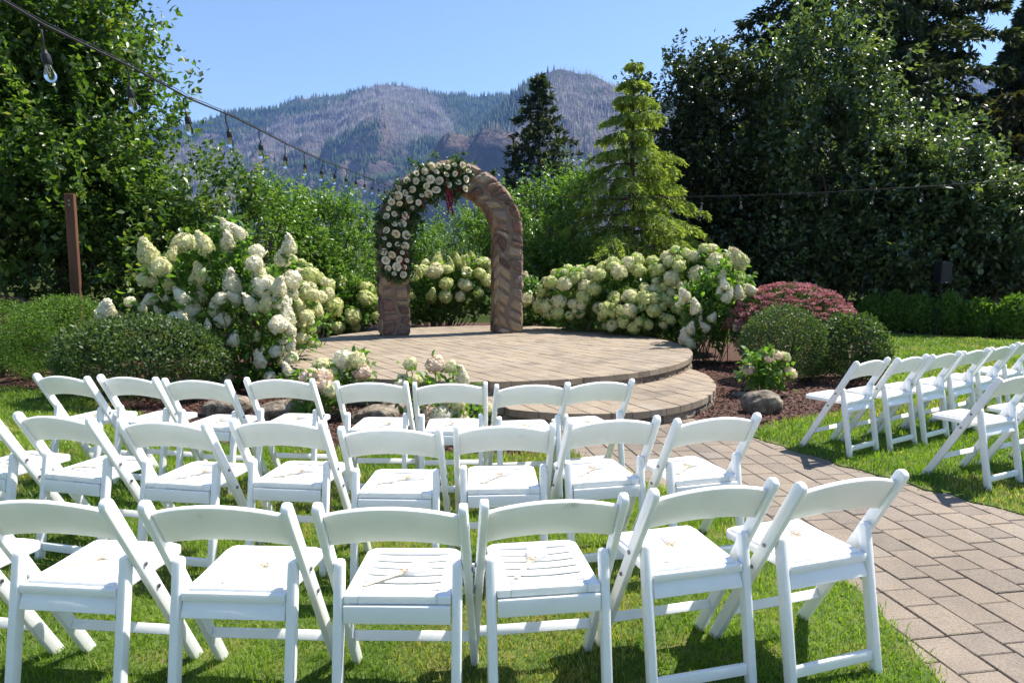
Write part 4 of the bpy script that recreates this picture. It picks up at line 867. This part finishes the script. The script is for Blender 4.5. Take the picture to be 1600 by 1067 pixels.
b = MB(); b.add([(-.15, -.14, 0), (.15, -.14, 0), (.10, .14, 0), (-.10, .14, 0), (-.15, -.14, .50), (.15, -.14, .50), (.10, .14, .50), (-.10, .14, .50)], [(0,3,2,1),(4,5,6,7),(0,1,5,4),(1,2,6,5),(2,3,7,6),(3,0,4,7)])
link('cabinet', b.mesh('cabinet', bevel=.012, fix=True), M['black'], spk)
b = MB(); b.box((0, -.147, .27), (.135, .005, .20)); link('grille', b.mesh('grille', bevel=.003), M['black'], spk)
b = MB(); b.box((0, -.1465, .035), (.018, .006, .01)); link('badge', b.mesh('badge'), M['steel'], spk)

# ------------------------------------------------------------------ folding chairs
def bar_profile(p0, p1, hw, round0=False):
    p0 = np.array(p0); p1 = np.array(p1); d = (p1 - p0) / np.linalg.norm(p1 - p0); q = np.array([-d[1], d[0]])
    k = hw / abs(q[0]) if abs(q[0]) > .1 else hw
    pts = [p0 + np.array([k, 0]), p0 - np.array([k, 0])] if True else []
    a = [p1 + hw * (math.cos(t) * -q + math.sin(t) * d) * (1 if True else 0) for t in np.linspace(0, math.pi, 9)]
    if q[0] < 0: pts = [p0 + np.array([k, 0]), ] + a + [p0 - np.array([k, 0])]
    else: pts = [p0 - np.array([k, 0])] + a[::-1] + [p0 + np.array([k, 0])]
    return pts
def extr(profile, x0, x1, name, bev=.005):
    b = MB(); n = len(profile); V = [(x0, y, z) for y, z in profile] + [(x1, y, z) for y, z in profile]
    F = [tuple(range(n)), tuple(reversed(range(n, 2 * n)))] + [(i, n + i, n + (i + 1) % n, (i + 1) % n) for i in range(n)]
    b.add(V, F); return b.mesh(name, smooth=True, bevel=bev, seg=2, fix=True)
FT, TP = (.205, .0), (-.235, .752)
CH = {}
POSTX, LEGX = .222, .191
CH['post'] = [extr(bar_profile(FT, TP, .023), s * POSTX - .013, s * POSTX + .013, 'post') for s in (-1, 1)]
CH['rear_leg'] = [extr(bar_profile((-.205, 0), (-.118, .525), .021), s * LEGX - .0165, s * LEGX + .0165, 'rear_leg', .010) for s in (-1, 1)]
def back_mesh():
    d = np.array([TP[0] - FT[0], TP[1] - FT[1]]); Lp = np.linalg.norm(d); d /= Lp; q = np.array([-d[1], d[0]])
    if q[0] > 0: q = -q
    nx = 14; V = []; F = []
    for i in range(nx + 1):
        x = (-1 + 2 * i / nx); X = x * (POSTX - .0135); arch_ = .044 * (1 - x * x); bow = .008 * (1 - x * x)
        for (s_, th) in ((0, -.008), (0, .008), (1, .008), (1, -.008)):
            a = Lp - .165 + s_ * .140 + arch_ * (1.0 if s_ else .8); y = FT[0] + d[0] * a + q[0] * (bow + th); z = FT[1] + d[1] * a + q[1] * (bow + th); V.append((X, y, z))
    for i in range(nx):
        for k in range(4): F.append((i*4+k, i*4+(k+1) % 4, i*4+4+(k+1) % 4, i*4+4+k))
    F += [(0, 1, 2, 3), (nx*4+3, nx*4+2, nx*4+1, nx*4)]
    b = MB(); b.add(V, F); return b.mesh('backrest', smooth=True, bevel=.004, seg=2, fix=True)
CH['backrest'] = back_mesh()
SW = LEGX - .0185; Y0, Y1, SZ = -.155, .225, .440
def rounded(x0, x1, y0, y1, rad, front_only=True):
    P = [(x0, y0), (x1, y0)]
    for cx, cy, a0 in ((x1 - rad, y1 - rad, 0), (x0 + rad, y1 - rad, math.pi / 2)): P += [(cx + rad * math.cos(a0 + t), cy + rad * math.sin(a0 + t)) for t in np.linspace(0, math.pi / 2, 6)]
    return P
FW = .205                                    # the seat widens in front of the rear legs
def seat_outline(o=0):
    f = FW - .022
    return [(-SW + o, Y0 + o), (SW - o, Y0 + o), (SW - o, -.02)] + [(f - .04 + (.04 - o) * math.cos(t), Y1 - .04 + (.04 - o) * math.sin(t)) for t in np.linspace(0, math.pi / 2, 6)] + [(-f + .04 - (.04 - o) * math.sin(t), Y1 - .04 + (.04 - o) * math.cos(t)) for t in np.linspace(0, math.pi / 2, 6)] + [(-SW + o, -.02)]
b = MB(); b.prism(seat_outline(), SZ - .030, SZ); CH['seat_pad_frame'] = b.mesh('seat', smooth=True, bevel=.005, fix=True)
b = MB(); b.prism(seat_outline(.016), SZ - .004, SZ + .010); CH['pad'] = b.mesh('seat_pad', smooth=True, bevel=.006, fix=True)
HX, HY0, HY1 = .128, -.115, .178               # opening of the slatted seat
b = MB(); fo = SZ
for (x0, x1, y0, y1) in ((-SW, -HX, Y0, Y1 - .03), (HX, SW, Y0, Y1 - .03)): b.prism([(x0, y0), (x1, y0), (x1, y1), (x0, y1)], SZ - .028, SZ - .0005)
b.prism([(-HX, Y0), (HX, Y0), (HX, HY0), (-HX, HY0)], SZ - .028, SZ)
b.prism([(-SW, Y1 - .03), (-HX, Y1 - .03), (-HX, HY1), (HX, HY1), (HX, Y1 - .03), (SW, Y1 - .03), (SW - .02, Y1 - .006), (SW - .04, Y1), (-SW + .04, Y1), (-SW + .02, Y1 - .006)], SZ - .03, SZ)
CH['seat_slat_frame'] = b.mesh('seat', smooth=True, bevel=.003, fix=True)
ns5 = 5; gap = .0135; sw_ = (HY1 - HY0 - gap * (ns5 + 1)) / ns5; CH['slat_y'] = [HY0 + gap + sw_ / 2 + i * (sw_ + gap) for i in range(ns5)]
b = MB(); nx = 6; V = []; F = []
for i in range(nx + 1):
    x = -1 + 2 * i / nx; dz = -.006 * (1 - x * x)
    for y, z in ((-sw_/2, -.006), (sw_/2, -.006), (sw_/2, 0), (-sw_/2, 0)): V.append((x * HX, y, z + dz))
for i in range(nx):
    for k in range(4): F.append((i*4+k, i*4+(k+1) % 4, i*4+4+(k+1) % 4, i*4+4+k))
F += [(3, 2, 1, 0), (nx*4, nx*4+1, nx*4+2, nx*4+3)]; b.add(V, F); CH['slat'] = b.mesh('slat', smooth=True, bevel=.002, fix=True)
b = MB(); b.box((0, -.158, SZ - .060), (SW - .001, .009, .030)); CH['apron_v'] = b.mesh('rear_apron', smooth=True, bevel=.003)
b = MB(); b.box((0, -.145, SZ - .058), (SW - .001, .008, .030), Matrix.Rotation(R(-24), 3, 'X')); CH['apron_t'] = b.mesh('rear_apron', smooth=True, bevel=.003)
yz = lambda z: FT[0] + (TP[0] - FT[0]) * z / TP[1]
b = MB(); b.box((0, yz(.155), .155), (POSTX - .013, .010, .018), Matrix.Rotation(R(-30), 3, 'X')); CH['stretcher'] = b.mesh('stretcher', smooth=True, bevel=.003)
b = MB(); b.box((0, -.194, .07), (LEGX - .0165, .009, .02)); CH['rear_stretcher'] = b.mesh('rear_stretcher', smooth=True, bevel=.003)
b = MB(); b.tube([(-.242, 0, 0), (-.234, 0, 0)], .009, 10); b.tube([(.234, 0, 0), (.242, 0, 0)], .009, 10); CH['bolt'] = None
b = MB(); b.tube([(-.004, 0, 0), (.004, 0, 0)], .0075, 10); CH['bolt'] = b.mesh('bolt', smooth=True); CH['bolt'].materials.append(M['bolt'])
for k, m_ in CH.items():
    for q in (m_ if isinstance(m_, list) else [m_]):
        if hasattr(q, 'materials') and len(q.materials) == 0: q.materials.append(M['chair'])
rc = random.Random(4)
def chair(x, y, rz, slat, label, group, zb=0.0):
    t = thing('folding_chair', label, 'chair', (x, y, zb), rz, group)
    for i in (0, 1):
        p_ = link('post', CH['post'][i], None, t); sgn = (-1, 1)[i]
        for z in (.50, .395): link('bolt', CH['bolt'], None, p_, (sgn * (POSTX + .0145), yz(z), z))
        link('rear_leg', CH['rear_leg'][i], None, t)
    link('backrest', CH['backrest'], None, t)
    if slat:
        s = link('seat', CH['seat_slat_frame'], None, t)
        for sy in CH['slat_y']: link('slat', CH['slat'], None, s, (0, sy, SZ - .001))
        link('rear_apron', CH['apron_v'], None, t)
    else:
        s = link('seat', CH['seat_pad_frame'], None, t); link('seat_pad', CH['pad'], None, s); link('rear_apron', CH['apron_t'], None, t)
    link('stretcher', CH['stretcher'], None, t); link('rear_stretcher', CH['rear_stretcher'], None, t)
# favours lying on the seats
b = MB(); b.box((0, 0, 0), (.0085, .082, .0022)); HANDLE = b.mesh('handle', bevel=.0018); HANDLE.materials.append(M['tan'])
b = MB()
for s in (-1, 1): b.tube([(0, 0, .004), (s * .012, .008, .010), (s * .022, .004, .008), (s * .014, -.006, .006), (0, 0, .004)], .0022, 5); b.tube([(0, 0, .004), (s * .008, -.014, .004), (s * .016, -.026, .0)], .0018, 5)
BOW = b.mesh('bow', smooth=True); BOW.materials.append(M['twine'])
def pouch(seed):
    r = np.random.default_rng(seed); V = []; F = []; n = 9
    for j in range(n):
        for i in range(n):
            u, v = i / (n - 1) * 2 - 1, j / (n - 1); w_ = .010 + .038 * v ** .8; V.append((u * w_ + r.normal(0, .002), v * .085, .004 + .012 * (1 - u * u) * (.4 + v) * r.uniform(.3, 1.2)))
    for j in range(n - 1):
        for i in range(n - 1): q = j * n + i; F.append((q, q + 1, q + n + 1, q + n))
    m_ = mesh_tris('organza_wrap', V, F, {'v': r.random(len(V))}); m_.materials.append(M['organza']); return m_
POUCH = [pouch(k) for k in range(4)]
def favour(x, y, rz, slat, where):
    k = rc.uniform(-.25, .25); c, s = math.cos(rz), math.sin(rz); lx, ly = rc.uniform(-.04, .03), rc.uniform(-.01, .05)
    t = thing('wedding_favor', 'twine tied stick favor on the %s' % where, 'favor', (x + c * lx - s * ly, y + s * lx + c * ly, SZ + (.0032 if slat else .0125)), rz - R(42) + k, 'stick favors lying on the chair seats')
    link('handle', HANDLE, None, t, (0, -.045, 0)); link('bow', BOW, None, t, (0, .03, .001)); link('organza_wrap', POUCH[rc.randrange(4)], None, t, (0, .028, 0))
ORD = ['first', 'second', 'third', 'fourth', 'fifth', 'sixth', 'seventh', 'eighth', 'ninth']
ROWS = [
 ('back row', 'back row of the large chair block', [(-330, 770, -80, 776, -8, 0), (-62, 778, 185, 782, -6, 0), (217, 787, 455, 790, -3, 0), (497, 790, 722, 792, -1, 1), (757, 785, 975, 775, 8, 1), (1015, 768, 1215, 750, 15, 0), (1252, 757, 1410, 738, 19, 0)]),
 ('middle row', 'middle row of the large chair block', [(-118, 640, -8, 648, -18, 1), (16, 645, 152, 655, -15, 1), (179, 656, 330, 662, -10, 1), (356, 656, 510, 660, -7, 1), (533, 669, 685, 670, -2, 1), (714, 665, 862, 664, 3, 1), (891, 659, 1026, 652, 13, 1), (1067, 652, 1178, 652, 17, 1)]),
 ('front row', 'front row of the large chair block', [(54, 586, 137, 589, -17, 1), (155, 586, 244, 592, -15, 1), (256, 594, 355, 594, -9, 1), (381, 592, 491, 593, -6, 1), (525, 595, 636, 600, -3, 1), (648, 600, 758, 598, 2, 1), (780, 601, 883, 601, 9, 1), (891, 600, 984, 593, 17, 1)]),
 ('front row across the path', 'front row of chairs across the path', [(1334, 567, 1392, 559, 33, 0), (1402, 559, 1449.5, 556, 33, 0), (1456, 556, 1500, 549, 33, 0), (1506, 549, 1544, 545, 33, 0), (1549, 545, 1584, 538, 34, 0), (1590, 536, 1622, 531, 34, 0)]),
 ('second row across the path', 'second row of chairs across the path', [(1552, 593, 1628, 583, 27, 0), (1648, 582, 1705, 576, 28, 0)]),
]
for rn, grp, lst in ROWS:
    n = len(lst)
    for i, (a, b_, c, d, ang, slat) in enumerate(lst):
        L_, R_ = G(a, b_, .765), G(c, d, .765); m_ = (L_ + R_) / 2; rz = R(ang); fw = np.array([-math.sin(rz), math.cos(rz)])
        x_, y_ = m_[:2] + fw * .238
        k = i if 'across' in rn else n - 1 - i
        where = '%s chair from the path, %s' % (ORD[k], rn)
        chair(x_, y_, rz, slat, 'white %s folding chair, %s from the path in the %s' % ('slatted' if slat else 'pad seated', ORD[k], rn), grp)
        favour(x_, y_, rz, slat, where)

# ------------------------------------------------------------------ haze
b = MB(); b.box((0, 2300, 510), (5400, 3100, 512.5))
hzm, ns, ls = newmat('valley_haze'); pv_ = N(ns, 'ShaderNodeVolumePrincipled'); pv_.inputs['Color'].default_value = (.24, .46, 1, 1); pv_.inputs['Density'].default_value = .00009; pv_.inputs['Anisotropy'].default_value = .25
o = N(ns, 'ShaderNodeOutputMaterial'); ls.new(pv_.outputs[0], o.inputs['Volume'])
hz_o = link('haze', b.mesh('haze'), hzm, kind='stuff'); tag(hz_o, 'thin blue summer haze filling the valley air', 'haze')
